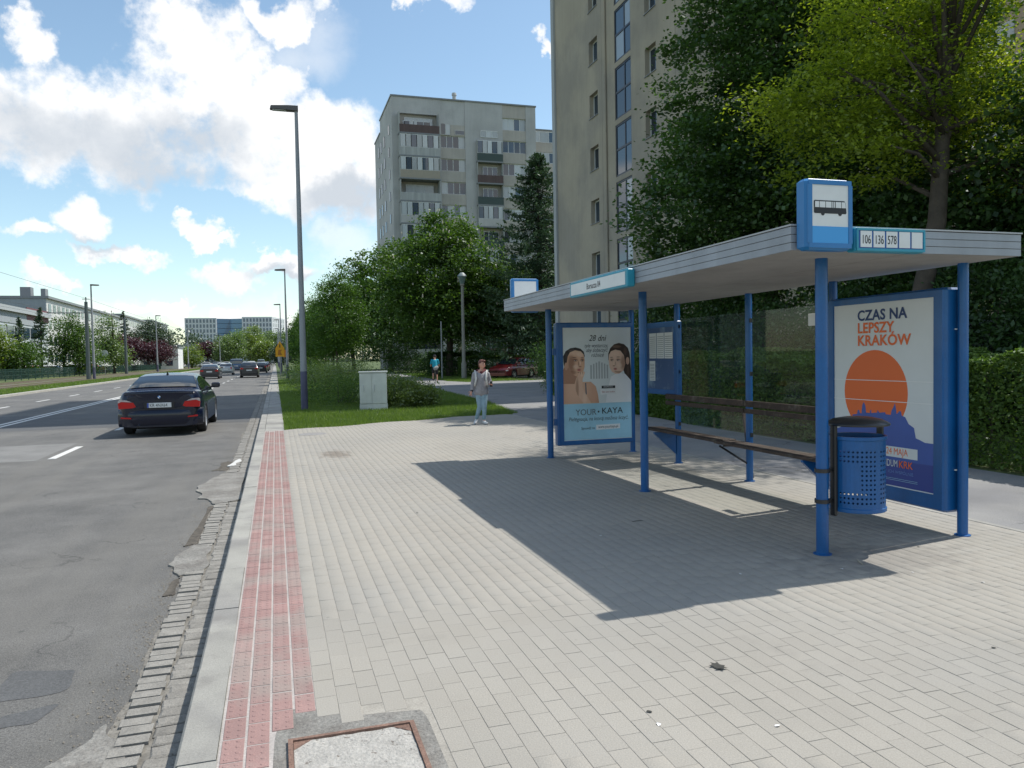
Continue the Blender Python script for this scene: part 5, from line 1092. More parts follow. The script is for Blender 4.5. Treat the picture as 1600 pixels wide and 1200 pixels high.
def car(label, kind, paint, loc, rz=0, group='cars driving away along the road', detail=False, name='car', cat='car', plate=None):
    K = KINDS[kind]; t = thing(name, label, cat, loc, rz, group); Lc, Wc = K['L'], K['W'] / 2
    ya, yb = (1.02, Lc - .92); ra = .37
    ysr = sorted(set([0, .015, .05, .12, .22] + [round(.3 + .1 * i if not detail else .3 + .06 * i, 3) for i in range(200) if .3 + (.1 if not detail else .06) * i < Lc - .2] + [Lc - .2, Lc - .1, Lc - .04, Lc]))
    mb = MB(); n = 0
    for y in ysr:
        e = min(y, Lc - y); w = Wc * (1 - .16 * math.exp(-e / .09) - .05 * math.exp(-e / .5)); zt = lerp_tab(K['zt'], y)
        zb = .24 + .10 * math.exp(-e / .06)
        for yc in (ya, yb):
            if abs(y - yc) < ra: zb = max(zb, .33 + math.sqrt(ra * ra - (y - yc) ** 2))
        flare = .012 if min(abs(y - ya), abs(y - yb)) < ra + .08 else 0
        zmid = max(.60, zb + .02)
        half = [(w * .72, .22), (w * .955, min(zb, .24) if zb < .35 else zb), (w * .985 + flare, zb + .015), (w * .995 + flare * .6, zmid), (w, max(zmid + .01, zt - .24)), (w * .985, zt - .16), (w * .93, zt - .045), (w * .86, zt - .005), (w * .5, zt + .012)]
        ring = [(-x, z) for x, z in half] + [(0, zt + .02)] + [(x, z) for x, z in reversed(half)]
        mb.v += [(x, y, z) for x, z in ring]; n = len(ring)
    for j in range(len(ysr) - 1):
        for i in range(n):
            a = j * n + i; b_ = j * n + (i + 1) % n; mb.f.append((a, b_, b_ + n, a + n))
    mb.f.append(tuple(range(n))); mb.f.append(tuple(reversed(range((len(ysr) - 1) * n, len(ysr) * n))))
    mb.build('body', paint, t, smooth='auto')
    # cabin
    rt_ = K['roof']; y0, y1 = rt_[0][0], rt_[-1][0]; sw, rw = K['sw'], K['rw']; H = K['H']
    ysc = np.linspace(y0, y1, 34 if detail else 22); zb0 = 1.0 if kind != 'van' else 1.1
    def sidex(z): return sw - (sw - rw) * max(0, (z - zb0)) / (H - zb0) * .92
    mb = MB(); n = 11
    for y in ysc:
        z = lerp_tab(rt_, y); zr = max(z, zb0 - .04)
        h = zr - (zb0 - .06); pts = []
        xr = sidex(zr - .05)
        half = [(sidex(zb0) + .0, zb0 - .06), (sidex(zb0 + (h) * .45) , zb0 - .06 + h * .5), (xr, zr - .055), (xr - .045, zr - .015), (xr - .22, zr + .004)]
        ring = [(-a, b_) for a, b_ in half] + [(0, zr + .012)] + [(a, b_) for a, b_ in reversed(half)]
        mb.v += [(a, y, b_) for a, b_ in ring]; n = len(ring)
    for j in range(len(ysc) - 1):
        for i in range(n - 1): a = j * n + i; mb.f.append((a, a + 1, a + 1 + n, a + n))
    mb.build('cabin', paint, t, smooth='auto')
    def glass_strip(name, ya_, yb_, inset):
        g = MB(); yy = np.linspace(ya_, yb_, 7); m_ = 8
        for y in yy:
            z = lerp_tab(rt_, y); xr = sidex(z - .05) - inset - .02
            for i in range(m_ + 1):
                x = -xr + 2 * xr * i / m_; u = abs(x) / xr
                g.v.append((x, y - (.012 if ya_ < Lc / 2 else -.012), z + .014 + .012 * (1 - u ** 3) - (.012 * u ** 6)))
        for j in range(6):
            for i in range(m_): a = j * (m_ + 1) + i; g.f.append((a, a + 1, a + m_ + 2, a + m_ + 1))
        return g.build(name, m_cgl, t, smooth=True)
    glass_strip('rear_window', K['gl'][0], K['gl'][1], .045); glass_strip('windscreen', K['ws'][0], K['ws'][1], .045)
    # side windows
    rearx = {'sedan': 1.0, 'suv': .5, 'hatch': .5, 'van': 2.7}[kind]; bp = {'sedan': 2.12, 'suv': 1.7, 'hatch': 1.6, 'van': 3.0}[kind]; fx = K['ws'][1] - .22
    for s in (-1, 1):
        for (u0, u1) in ((rearx, bp - .03), (bp + .03, fx)):
            if u1 <= u0: continue
            pts = []
            for y in np.linspace(u0, u1, 7): pts.append((y, zb0 + .03 + .0))
            top = []
            for y in np.linspace(u1, u0, 9): top.append((y, max(zb0 + .035, min(lerp_tab(rt_, y) - .085, lerp_tab(rt_, y) - .085))))
            poly = pts + top; g = MB()
            g.v = [(s * (sidex(z) + .012), y, z) for y, z in poly] + [(s * (sidex(z) - .01), y, z) for y, z in poly]
            k = len(poly); g.f = [tuple(range(k))] + [(i, i + k, (i + 1) % k + k, (i + 1) % k) for i in range(k)]
            g.build('side_window', m_cgl, t)
        # mirror
        my = K['ws'][1] - .35
        mm = MB().bbox(s * (sw + .02) if s > 0 else s * (sw + .24), s * (sw + .24) if s > 0 else s * (sw + .02), my, my + .11, zb0 - .0, zb0 + .14, .03); mm.box(min(s * (sw - .05), s * (sw + .06)), max(s * (sw - .05), s * (sw + .06)), my + .03, my + .08, zb0 - .0, zb0 + .04); mm.build('wing_mirror', paint, t)
    # wheels
    for yc in (ya, yb):
        for s in (-1, 1):
            cx = s * (Wc - .115)
            w_ = MB().lathe([(.20, -.10), (.295, -.105), (.318, -.085), (.322, 0), (.318, .085), (.295, .105), (.20, .10)], 26, (0, 0, 0), 'x').build('wheel', m_tyre, t, smooth='auto'); w_.location = (cx, yc, .322)
            rm = MB().lathe([(.205, -.02), (.225, s * .10), (.20, s * .10), (.19, s * .05)], 24, (0, 0, 0), 'x').lathe([(.0, s * .085), (.05, s * .08), (.06, s * .05)], 12, (0, 0, 0), 'x')
            for q in range(5):
                a = q * 2 * PI / 5; c_, s_ = math.cos(a), math.sin(a); hx = sorted((s * .055, s * .088))
                v = [(x, c_ * r + s_ * o, s_ * r - c_ * o) for x in hx for r, o in ((.04, -.022), (.04, .022), (.205, .034), (.205, -.034))]
                rm.add(v, [(0, 1, 2, 3), (7, 6, 5, 4), (0, 4, 5, 1), (1, 5, 6, 2), (2, 6, 7, 3), (3, 7, 4, 0)])
            rm.build('rim', m_rim, w_)
    MB().box(-Wc * .74, Wc * .74, .25, Lc - .3, .17, .5).build('underbody', m_under, t)
    # rear details
    zl = .78 if kind != 'van' else 1.0
    if not detail:
        for s in (-1, 1):
            q = {'sedan': [(.50, .86), (.80, .90), (.82, .74), (.58, .72)], 'suv': [(.52, .98), (.82, 1.04), (.84, .88), (.60, .86)], 'hatch': [(.56, .98), (.74, 1.02), (.76, .74), (.62, .78)], 'van': [(.84, 1.35), (.94, 1.35), (.94, .85), (.84, .85)]}[kind]
            MB().prism([(s * a * Wc / .925, b_) for a, b_ in q], -.012, .14, 'xz').build('tail_light', m_tail, t)
            MB().prism([(s * .55, .62), (s * .86, .64), (s * .84, .56), (s * .60, .54)], Lc - .22, Lc - .06, 'xz').build('headlight', m_head, t)
        MB().box(-.26, .26, -.02, -.0, zl - .12 + (.05 if kind == 'suv' else 0), zl + (.05 if kind == 'suv' else 0)).build('number_plate', m_plate, t)
        MB().box(-Wc * .8, Wc * .8, -.012, .05, .30, .46).build('rear_bumper', m_trim, t)
    return t
m_pnavy = mat('dark_blue_metallic', (.003, .007, .024), .25, 0, coat=.5, spec=.35)
def paint(n, c, metal=.3): return mat(n, c, .3, metal, coat=.8)
sd = car('dark blue sedan with a white number plate driving away in the nearest lane', 'sedan', m_pnavy, (-2.60, 19.45, -.116), R(-.5), detail=True)
for s in (-1, 1):
    red = [(s * .862, .66), (s * .875, .79), (s * .80, .825), (s * .55, .80), (s * .50, .70), (s * .56, .675)]
    MB().prism(red, -.012, .10, 'xz').build('tail_light', m_tail, sd)
    MB().prism([(s * .875, .795), (s * .80, .83), (s * .58, .81), (s * .70, .862), (s * .85, .868), (s * .872, .84)], -.014, .10, 'xz').build('indicator_lens', m_tailw, sd)
    MB().prism([(s * .82, .27 + .17), (s * .60, .425 + .0), (s * .61, .455), (s * .82, .475)], -.032, .02, 'xz').build('reflector', m_tail, sd)
    MB().lathe([(.03, -.05), (.035, .1)], 12, (s * -.46, 0, .235), 'y').build('exhaust', m_chrome, sd) if s > 0 else None
# bumper shell, boot lid and its spoiler lip
mb = MB(); pz = [.23, .27, .40, .52, .60, .635]; py = [.05, -.012, -.03, -.035, -.02, .03]
xs_ = np.linspace(-1, 1, 21)
for z, y in zip(pz, py):
    for u in xs_: mb.v.append((u * .915, y + .20 * abs(u) ** 7 + .015 * u * u, z))
for j in range(5):
    for i in range(20): a = j * 21 + i; mb.f.append((a, a + 1, a + 22, a + 21))
mb.build('rear_bumper', m_pnavy, sd, smooth=True)
mb = MB(); pz = [.655, .70, .82, .93, 1.0, 1.055, 1.06]; py = [-.004, -.014, -.004, -.012, -.022, -.035, .02]
for z, y in zip(pz, py):
    wd = .74 if z > .9 else (.52 if z < .84 else .62)
    for u in xs_: mb.v.append((u * wd, y + .05 * abs(u) ** 4 * (wd / .8) ** 4 * 1.6, z + (.0 if z < .9 else -.02 * u * u)))
for j in range(6):
    for i in range(20): a = j * 21 + i; mb.f.append((a, a + 1, a + 22, a + 21))
mb.build('boot_lid', m_pnavy, sd, smooth=True)
MB().box(-.58, .58, -.012, -.002, .642, .652).build('lid_gap', m_trim, sd)
MB().box(-.32, .32, -.024, -.006, .66, .795).build('plate_recess', m_trim, sd)
pl_ = MB().bbox(-.26, .26, -.040, -.026, .672, .784, .004).build('number_plate', m_plate, sd)
MB().box(-.258, -.222, -.0425, -.0402, .674, .782).build('blue_band', mat('plate_blue', (.02, .06, .35), .5), pl_)
text('KR 4NX64', .105, (-.205, -.0415, .692), FRONT, m_ink, pl_, 'registration', .0006, .80)
bd = MB().lathe([(0, -.004), (.040, -.004), (.042, .012)], 24, (0, -.022, .915), 'y').build('badge', m_trim, sd)
for a0 in (0, PI): MB().prism([(0, .915)] + [(.031 * math.cos(a0 + i * PI / 16), .915 + .031 * math.sin(a0 + i * PI / 16)) for i in range(9)], -.0285, -.0265, 'xz').build('badge_quarter', m_pwhite, bd)
for a0 in (PI / 2, 3 * PI / 2): MB().prism([(0, .915)] + [(.031 * math.cos(a0 + i * PI / 16), .915 + .031 * math.sin(a0 + i * PI / 16)) for i in range(9)], -.0285, -.0265, 'xz').build('badge_quarter', mat('badge_blue', (.03, .2, .6), .4), bd)
mb = MB(); mb.v = [(-.02, 1.42, 1.40), (.02, 1.42, 1.40), (.022, 1.60, 1.41), (-.022, 1.60, 1.41), (0, 1.40, 1.50), (0, 1.42, 1.505)]; mb.f = [(0, 1, 4), (1, 2, 5, 4), (2, 3, 5), (3, 0, 4, 5)]; mb.build('roof_antenna', m_trim, sd)
MB().box(-.10, .10, -.036, -.03, .845, .858).build('lid_handle', m_trim, sd)
for s in (-1, 1):
    for y in (1.62, 2.15): MB().box(min(s * .925, s * .9285), max(s * .925, s * .9285), y + .35, y + .50, .86, .885).build('door_handle', m_pnavy, sd)
def strip_on_side(y): pass
car('grey sedan driving away in the second lane, just beyond the dark blue sedan', 'sedan', paint('graphite', (.035, .033, .04)), (-6.2, 80.5, -.116))
car('silver hatchback in the second lane half hidden behind the grey sedan', 'hatch', paint('silver_paint', (.42, .45, .47)), (-5.9, 101.5, -.116))
car('blue van driving away in the middle of the road beyond the silver hatchback', 'van', paint('van_blue', (.03, .075, .16), 0), (-5.9, 129, -.116), name='van', cat='van')
car('dark grey estate in the nearest lane, far ahead of the dark blue sedan', 'suv', paint('dark_grey_paint', (.03, .032, .037)), (-2.55, 82, -.116))
car('black hatchback in the nearest lane just ahead of the dark grey estate', 'hatch', paint('black_paint', (.012, .014, .018)), (-1.95, 110, -.116))
car('second black car in the queue ahead of the black hatchback', 'sedan', paint('black_paint2', (.02, .022, .03)), (-1.9, 128, -.116))
car('dark red brown car farthest ahead in the nearest lane', 'hatch', paint('brown_paint', (.05, .02, .02)), (-1.75, 145, -.116))
car('white hatchback behind the silver one, far ahead in the second lane', 'hatch', paint('white_paint', (.6, .6, .6), 0), (-8.6, 135, -.116))
car('white car far ahead to the left of the dark grey estate roof', 'suv', paint('white_paint', (.6, .6, .6), 0), (-4.4, 155, -.116))
car('small pale car coming round the bend left of the blue van', 'hatch', paint('cream_paint', (.5, .48, .3), 0), (-8.2, 160, -.116))
van2 = car('pale green bus shaped van farthest along the road', 'van', paint('pale_green', (.35, .5, .45), 0), (-3.6, 215, -.116), name='van', cat='van')
car('dark red car parked across the footpath junction behind the woman', 'hatch', paint('red_paint', (.13, .004, .008), 0), (17.9, 53.8, 0), R(128), group='parked cars')
car('red hatchback parked at the car park beyond the tram fence', 'hatch', paint('bright_red', (.5, .03, .02), 0), (-35, 137, 0), R(60), group='parked cars')
car('white car parked next to the red hatchback beyond the tram fence', 'hatch', paint('white_paint', (.6, .6, .6), 0), (-32.4, 137, 0), R(70), group='parked cars')
car('white estate parked between the white car and the orange one beyond the fence', 'suv', paint('white_paint', (.6, .6, .6), 0), (-29.2, 139, 0), R(75), group='parked cars')
car('orange car parked at the right end of the row beyond the fence', 'hatch', paint('orange_paint', (.6, .13, .03), 0), (-27.0, 140, 0), R(80), group='parked cars')
cols = ['white_paint', 'silver_paint', 'dark_grey_paint', 'white_paint', 'silver_paint', 'white_paint']
for i in range(9):
    car(['leftmost car', 'second car from the left', 'third car from the left', 'fourth car from the left', 'middle car', 'fourth car from the right', 'third car from the right', 'second car from the right', 'rightmost car'][i] + ' of the far car park before the grey hall', 'hatch', MATS[cols[i % 6]], (-24.5 + i * 2.4, 236 + (i % 3) * 5, 0), R(85), group='cars in the far car park')

# ================================================================ PEOPLE
def voxel(name, caps, m, parent, vox=.012, it=4, ells=()):
    """tapered limbs and rounded masses fused into one continuous skin"""
    mb = MB()
    for p0, p1, r0, r1 in caps:
        p0, p1 = Vector(p0), Vector(p1); d = (p1 - p0); Lh = d.length; d = d.normalized() if Lh > 1e-5 else Vector((0, 0, 1))
        a = d.cross(Vector((0, 1, 0))); a = a.normalized() if a.length > .1 else d.cross(Vector((1, 0, 0))).normalized(); b = d.cross(a); n = 12; vs = []; rings = []
        prof = [(-r0 * math.cos(t), r0 * math.sin(t)) for t in (.25, .6, 1.0, PI / 2)] + [(Lh + r1 * math.sin(t), r1 * math.cos(t)) for t in (0, .6, 1.0, 1.32)]
        for h, r in prof:
            for k in range(n): vs.append(p0 + d * h + (a * math.cos(2 * PI * k / n) + b * math.sin(2 * PI * k / n)) * r)
        fs = [(i * n + k, i * n + (k + 1) % n, (i + 1) * n + (k + 1) % n, (i + 1) * n + k) for i in range(len(prof) - 1) for k in range(n)] + [tuple(reversed(range(n))), tuple(range(len(vs) - n, len(vs)))]
        mb.add(vs, fs)
    for c, r in ells:
        n1, n2 = 14, 9; vs = [(c[0] + r[0] * math.cos(2 * PI * k / n1) * math.sin(PI * j / n2), c[1] + r[1] * math.sin(2 * PI * k / n1) * math.sin(PI * j / n2), c[2] - r[2] * math.cos(PI * j / n2)) for j in range(1, n2) for k in range(n1)]
        fs = [(j * n1 + k, j * n1 + (k + 1) % n1, (j + 1) * n1 + (k + 1) % n1, (j + 1) * n1 + k) for j in range(n2 - 2) for k in range(n1)] + [tuple(reversed(range(n1))), tuple(range(len(vs) - n1, len(vs)))]
        mb.add(vs, fs)
    o = mb.build('tmp', m, None); r = o.modifiers.new('r', 'REMESH'); r.mode = 'VOXEL'; r.voxel_size = vox; s = o.modifiers.new('s', 'SMOOTH'); s.iterations = it; s.factor = .5
    me = bpy.data.meshes.new_from_object(o.evaluated_get(bpy.context.evaluated_depsgraph_get())); bpy.data.objects.remove(o)
    me.name = name; me.polygons.foreach_set('use_smooth', [True] * len(me.polygons))
    q = bpy.data.objects.new(name, me); C.objects.link(q); q.parent = parent; return q
m_skin = mat('skin', (.52, .27, .19), .55); m_jk = mat('grey_jacket', (.26, .25, .265), .85, var=.15, vscale=12, bump=.4, bscale=30); m_jn = mat('pale_jeans', (.21, .31, .37), .85, var=.2, vscale=10, bump=.3, bscale=60)
m_hr = mat('reddish_hair', (.10, .028, .018), .6, var=.3, vscale=30, bump=.6, bscale=60); m_shoe = mat('white_shoe', (.62, .62, .62), .6); m_hood = mat('dark_red_hood', (.10, .02, .025), .9, var=.2, vscale=20)
wm = thing('person', 'woman with short reddish hair walking in a grey jacket and pale jeans', 'person', (4.62, 17.5, 0), R(-14.6))
def hand(cx, cy, cz, dx, dy, dz, spread, side):
    """palm with four unequal fingers and a thumb from its side"""
    d = Vector((dx, dy, dz)).normalized(); s = d.cross(Vector((0, 1, .2))).normalized() * side; nn = d.cross(s).normalized(); c = Vector((cx, cy, cz)); o = [(c, c + d * .05, .022, .026)]
    for i, (l, k) in enumerate(((.058, -1.4), (.068, -.45), (.064, .5), (.05, 1.35))):
        b = c + d * .055 + s * .013 * k; m1 = b + (d + s * k * spread).normalized() * l * .5; o += [(b, m1, .0085, .008), (m1, m1 + (d * .8 + nn * .45 + s * k * spread).normalized() * l * .5, .008, .0065)]
    b = c + d * .012 - s * .022; m1 = b + (d * .5 - s * .85).normalized() * .032; o += [(b, m1, .011, .0095), (m1, m1 + (d * .85 - s * .4).normalized() * .028, .0095, .0075)]
    return o
hd = (.03, -.01, 1.415)
LHt = (-.225, -.06, .80); RHt = (.225, -.17, .93)
body = [((0, 0, .86), (.0, 0, 1.12), .105, .12), ((0, 0, 1.12), (.0, 0, 1.20), .13, .10), ((.0, .0, 1.2), (.025, -.01, 1.32), .05, .045),
        ((-.14, 0, 1.19), (-.185, .01, .98), .045, .038), ((-.185, .01, .98), LHt, .036, .026), ((.14, 0, 1.19), (.20, .03, .98), .045, .038), ((.20, .03, .98), RHt, .036, .026),
        ((-.07, 0, .80), (-.035, -.03, .42), .08, .052), ((-.035, -.03, .42), (-.125, .05, .13), .05, .034), ((.07, 0, .80), (.065, -.06, .42), .08, .052), ((.065, -.06, .42), (.05, -.02, .10), .05, .034)]
body += hand(-.23, -.065, .785, -.25, -.25, -.9, .3, 1) + hand(.228, -.18, .93, .1, -.85, .05, .12, -1)
nd = Vector((math.sin(R(42)), -math.cos(R(42)), 0)); rr_ = Vector((nd.y, -nd.x, 0)) * -1
hv = Vector(hd)
ee = [(hd, (.072, .082, .098)), (hv + nd * .035 + Vector((0, 0, -.045)), (.052, .052, .055)), (hv + nd * .088 + Vector((0, 0, -.008)), (.013, .013, .02)), (hv + nd * .075 + Vector((0, 0, -.05)), (.02, .02, .012))]
for s in (-1, 1): ee.append((hv + rr_ * s * .073 + Vector((0, 0, -.005)), (.014, .018, .028)))
voxel('body', body, m_skin, wm, .0075, 3, ee)
for s in (-1, 1):
    p = hv + nd * .073 + rr_ * s * .028 + Vector((0, 0, .012)); MB().lathe([(0, -.008), (.009, -.004), (.009, .004), (0, .008)], 8, p).build('eye', m_ink, wm)
MB().box(-.018, .018, -.004, .004, -.004, .004).build('mouth', m_lip, wm).location = hv + nd * .092 + Vector((0, 0, -.052))
wm.children[-1].rotation_euler = (0, 0, R(42))
voxel('hair', [], m_hr, wm, .009, 2, [(hv + Vector((0, .012, .028)) - nd * .012, (.086, .095, .092)), (hv - nd * .045 + Vector((0, 0, -.03)), (.065, .06, .075)), (hv + nd * .045 + Vector((0, 0, .075)) + rr_ * .01, (.05, .045, .03))])
voxel('jacket', [((0, 0, .80), (0, 0, 1.10), .145, .150), ((-.06, 0, 1.12), (.06, 0, 1.12), .125, .125), ((-.13, 0, 1.19), (.13, 0, 1.19), .065, .065), ((-.145, 0, 1.18), (-.19, .01, .98), .066, .056), ((-.19, .01, .98), (-.218, -.05, .83), .056, .044), ((.145, 0, 1.18), (.205, .03, .98), .066, .056), ((.205, .03, .98), (.222, -.13, .935), .056, .044), ((-.05, 0, .77), (.05, 0, .77), .125, .125)], m_jk, wm, .012, 3)
voxel('hood', [((-.07, .03, 1.255), (.0, -.075, 1.225), .034, .03), ((.09, .02, 1.26), (.02, -.08, 1.22), .034, .03), ((-.07, .04, 1.26), (.09, .04, 1.265), .045, .045), ((.012, -.09, 1.22), (.015, -.125, 1.08), .02, .012)], m_hood, wm, .009, 2)
voxel('trousers', [((-.03, 0, .76), (.03, 0, .76), .108, .108), ((-.065, 0, .76), (-.04, -.03, .42), .088, .062), ((-.04, -.03, .42), (-.122, .045, .15), .060, .044), ((.068, 0, .76), (.066, -.06, .42), .088, .062), ((.066, -.06, .42), (.052, -.02, .13), .060, .044)], m_jn, wm, .011, 3)
voxel('shoe', [((-.125, .07, .10), (-.16, -.04, .035), .04, .036), ((-.16, -.04, .035), (-.175, -.10, .028), .036, .026)], m_shoe, wm, .008, 2)
voxel('shoe', [((.05, -.01, .075), (.052, .02, .045), .042, .04), ((.052, .0, .04), (.12, -.14, .032), .04, .03)], m_shoe, wm, .008, 2)
voxel('wristband', [((-.219, -.052, .825), (-.222, -.056, .80), .036, .036)], m_ink, wm, .008, 1)
bpk = thing('backpack', 'whitish backpack with pale shoulder straps worn by the walking woman', 'backpack', (4.62, 17.5, 0), R(-14.6))
m_bp = mat('off_white_cloth', (.52, .52, .50), .85, var=.1, vscale=14)
voxel('bag', [((-.09, .20, .88), (-.09, .20, 1.12), .085, .075), ((.06, .20, .88), (.06, .20, 1.12), .085, .075)], m_bp, bpk, .012, 3)
for s in (-1, 1): MB().tube([(s * .12, .16, 1.15), (s * .14, .02, 1.262), (s * .125, -.10, 1.21), (s * .115, -.155, 1.08), (s * .14, -.12, .95), (s * .16, .05, .88)], .022, 8).build('strap', m_bp, bpk, smooth=True)
ph = thing('phone', 'small black phone held in the bent hand of the walking woman', 'phone', (4.62, 17.5, 0), R(-14.6)); MB().bbox(.20, .262, -.262, -.250, .89, 1.02, .004).build('case', m_ink, ph)

cy = thing('person', 'cyclist in a teal shirt and dark helmet riding away on the footpath', 'person', (9.3, 46.2, 0), R(-11.4))
m_teal2 = mat('teal_shirt', (.008, .30, .42), .8, var=.1, vscale=10); m_short = mat('dark_shorts', (.02, .02, .028), .9)
voxel('body', [((0, 0, .98), (0, .10, 1.38), .12, .13), ((0, .1, 1.42), (0, .13, 1.55), .05, .05), ((-.19, .10, 1.40), (-.25, .22, 1.15), .045, .038), ((-.25, .22, 1.15), (-.24, .42, 1.06), .036, .026), ((.19, .10, 1.40), (.25, .22, 1.15), .045, .038), ((.25, .22, 1.15), (.24, .42, 1.06), .036, .026),
               ((-.09, 0, .93), (-.11, .30, .66), .085, .06), ((-.11, .30, .66), (-.12, .14, .28), .055, .035), ((.09, 0, .93), (.11, .22, .58), .085, .06), ((.11, .22, .58), (.12, .10, .17), .055, .035)] + hand(-.24, .42, 1.06, 0, 1, -.1, .1, 1) + hand(.24, .42, 1.06, 0, 1, -.1, .1, -1), m_skin, cy, .011, 3, [((0, .16, 1.63), (.075, .09, .105)), ((0, .25, 1.62), (.014, .016, .02)), ((-.077, .16, 1.62), (.012, .018, .028)), ((.077, .16, 1.62), (.012, .018, .028))])
voxel('shirt', [((0, 0, 1.0), (0, .08, 1.32), .155, .165), ((-.17, .09, 1.40), (.17, .09, 1.40), .085, .085), ((-.18, .10, 1.40), (-.23, .17, 1.22), .07, .062), ((.18, .10, 1.40), (.23, .17, 1.22), .07, .062)], m_teal2, cy, .014, 3)
voxel('shorts', [((-.05, 0, .95), (.05, 0, .95), .13, .13), ((-.09, .02, .92), (-.11, .26, .70), .10, .085), ((.09, .02, .92), (.11, .2, .62), .10, .085)], m_short, cy, .014, 3)
voxel('helmet', [], m_short, cy, .01, 2, [((0, .15, 1.68), (.10, .125, .085))])
for x, z, y in ((-.12, .26, .15), (.12, .14, .12)): voxel('shoe', [((x, y - .03, z - .04), (x, y + .13, z - .06), .045, .035)], m_ink, cy, .01, 2)
bi = thing('bicycle', 'bicycle with a grey bag on the rear rack under the cyclist in the teal shirt', 'bicycle', (9.3, 46.2, 0), R(-11.4))
for y in (-.42, .62):
    w_ = MB(); k = 40
    w_.lathe([(.335, -.018), (.35, 0), (.335, .018), (.32, 0), (.335, -.018)], 36, (0, 0, 0), 'x'); w_ = w_.build('wheel', m_tyre, bi, smooth='auto'); w_.location = (0, y, .35)
    sp = MB(); sp.lathe([(.318, -.01), (.318, .01), (.308, 0), (.318, -.01)], 32, (0, 0, 0), 'x')
    for q in range(12): sp.tube([(0, 0, 0), (0, .31 * math.cos(q * PI / 6), .31 * math.sin(q * PI / 6))], .003, 4)
    sp.build('spokes', m_chrome, w_)
MB().tube([(0, -.42, .35), (0, -.02, .30), (0, .48, .80), (0, .62, .35)], .018, 6).tube([(0, -.02, .30), (0, -.14, .88)], .017, 6).tube([(0, -.11, .78), (0, .46, .86)], .017, 6).tube([(0, -.42, .35), (0, -.12, .80)], .012, 6).build('bicycle_frame', m_trim, bi, smooth=True)
MB().tube([(-.28, .42, 1.04), (-.1, .46, 1.06), (.1, .46, 1.06), (.28, .42, 1.04)], .014, 6).tube([(0, .46, .84), (0, .46, 1.06)], .014, 6).build('handlebar', m_trim, bi); MB().bbox(-.07, .07, -.28, 0, .88, .93, .02).build('saddle', m_ink, bi)
MB().tube([(-.12, .10, .14), (0, -.02, .30), (.0, -.02, .3), (.12, .08, .14)], .01, 5).build('pedal_crank', m_chrome, bi)
bg = thing('bicycle_bag', 'grey bag strapped to the rear rack of the bicycle', 'bag', (9.3, 46.2, 0), R(-11.4)); voxel('bag', [((.02, -.38, .92), (.12, -.34, .98), .12, .11)], mat('grey_bag', (.28, .28, .27), .8), bg, .015, 3)

# ================================================================ TREES AND HEDGES
tree('large dark green linden with drooping boughs in front of the beige block', (13.6, 19.4, -.02),
     [(14.3, 20.8, 9.6, 2.6, 2.5, 4.0), (11.7, 19.6, 5.2, 2.1, 2.3, 1.7), (13.6, 18.6, 4.9, 2.7, 2.5, 1.9), (15.3, 17.6, 8.4, 3.0, 2.8, 5.0), (15.0, 20.6, 13.6, 2.4, 2.4, 2.6), (14.6, 19.0, 10.8, 2.1, 2.2, 2.4), (14.6, 19.4, 7.6, 2.2, 2.2, 2.0), (12.6, 19.8, 7.0, 2.0, 2.2, 1.6), (14.9, 16.2, 4.8, 2.6, 2.2, 2.0), (15.4, 15.6, 9.5, 2.2, 2.2, 4.0), (16.2, 17.5, 12.5, 2.6, 2.6, 2.4)],
     1750, 105, .31, .125, LIN, 11, .24, (13.9, 19.2, 13), nl=26, wid=.8, up=.9, flat=.5, shell=.5)
tree('yellow green leaning tree with a dark trunk rising behind the shelter roof', (11.7, 12.3, -.02),
     [(13.1, 13.2, 9.6, 2.2, 2.4, 2.2), (11.3, 13.3, 6.5, 1.8, 1.6, 1.1), (10.7, 13.5, 6.3, 1.2, 1.2, .6), (12.4, 12.8, 6.7, 2.2, 1.9, 1.2), (14.2, 11.3, 7.6, 2.3, 2.2, 3.2), (11.2, 12.8, 5.3, 1.4, 1.3, .5), (13.9, 12.0, 11.6, 2.7, 2.7, 1.6), (11.9, 13.4, 8.2, 1.5, 1.4, .8)],
     400, 150, .36, .10, ACA, 21, .21, (13.4, 12.4, 11.5), nl=36, wid=.5, up=1.1, flat=.30, shell=.5)
tree('dark shady tree at the right edge behind the hedge', (14.2, 10.8, -.02),
     [(15.0, 11.4, 5.0, 2.2, 2.8, 2.0), (14.4, 13.4, 4.4, 2.2, 2.0, 1.5), (16.6, 10.0, 7.4, 2.2, 2.4, 2.4)], 420, 75, .36, .13, CHD, 31, .18, (14.3, 10.8, 9), nl=12, wid=.8, shell=.4)
tree('tree with bright green leaves at the far right edge above the hedge', (15.6, 9.4, -.02),
     [(14.9, 11.2, 4.4, 1.3, 1.2, .8), (15.6, 10.2, 6.0, 1.5, 1.4, 1.5), (15.5, 9.9, 8.5, 1.8, 1.6, 2.0)], 170, 44, .34, .11, HOR, 33, .12, (15.4, 9.6, 9.5), nl=9, wid=.7)
tree('dark tree filling the gap between the linden and the beige block', (14.4, 21.5, -.02),
     [(14.2, 21.5, 4.6, 2.0, 3.0, 2.4), (14.3, 24.0, 3.6, 1.7, 2.4, 1.6)], 240, 45, .42, .14, CHD, 35, .15, (14.3, 21.5, 7), nl=8, wid=.8)
tree('dark thicket of trees closing the view behind the garden wall', (18.5, 15.5, -.02),
     [(18.0, 9.0, 3.6, 1.8, 3.6, 3.4), (18.4, 14.5, 3.8, 1.8, 3.6, 3.6), (18.2, 20.0, 3.6, 1.6, 3.2, 3.4), (18.6, 12.0, 7.0, 2.0, 4.5, 2.6), (18.0, 5.5, 4.5, 2.0, 2.4, 3.8)], 620, 60, .5, .17, CHD, 37, .2, (18.5, 15.5, 8), nl=10, wid=.8, shell=.3)
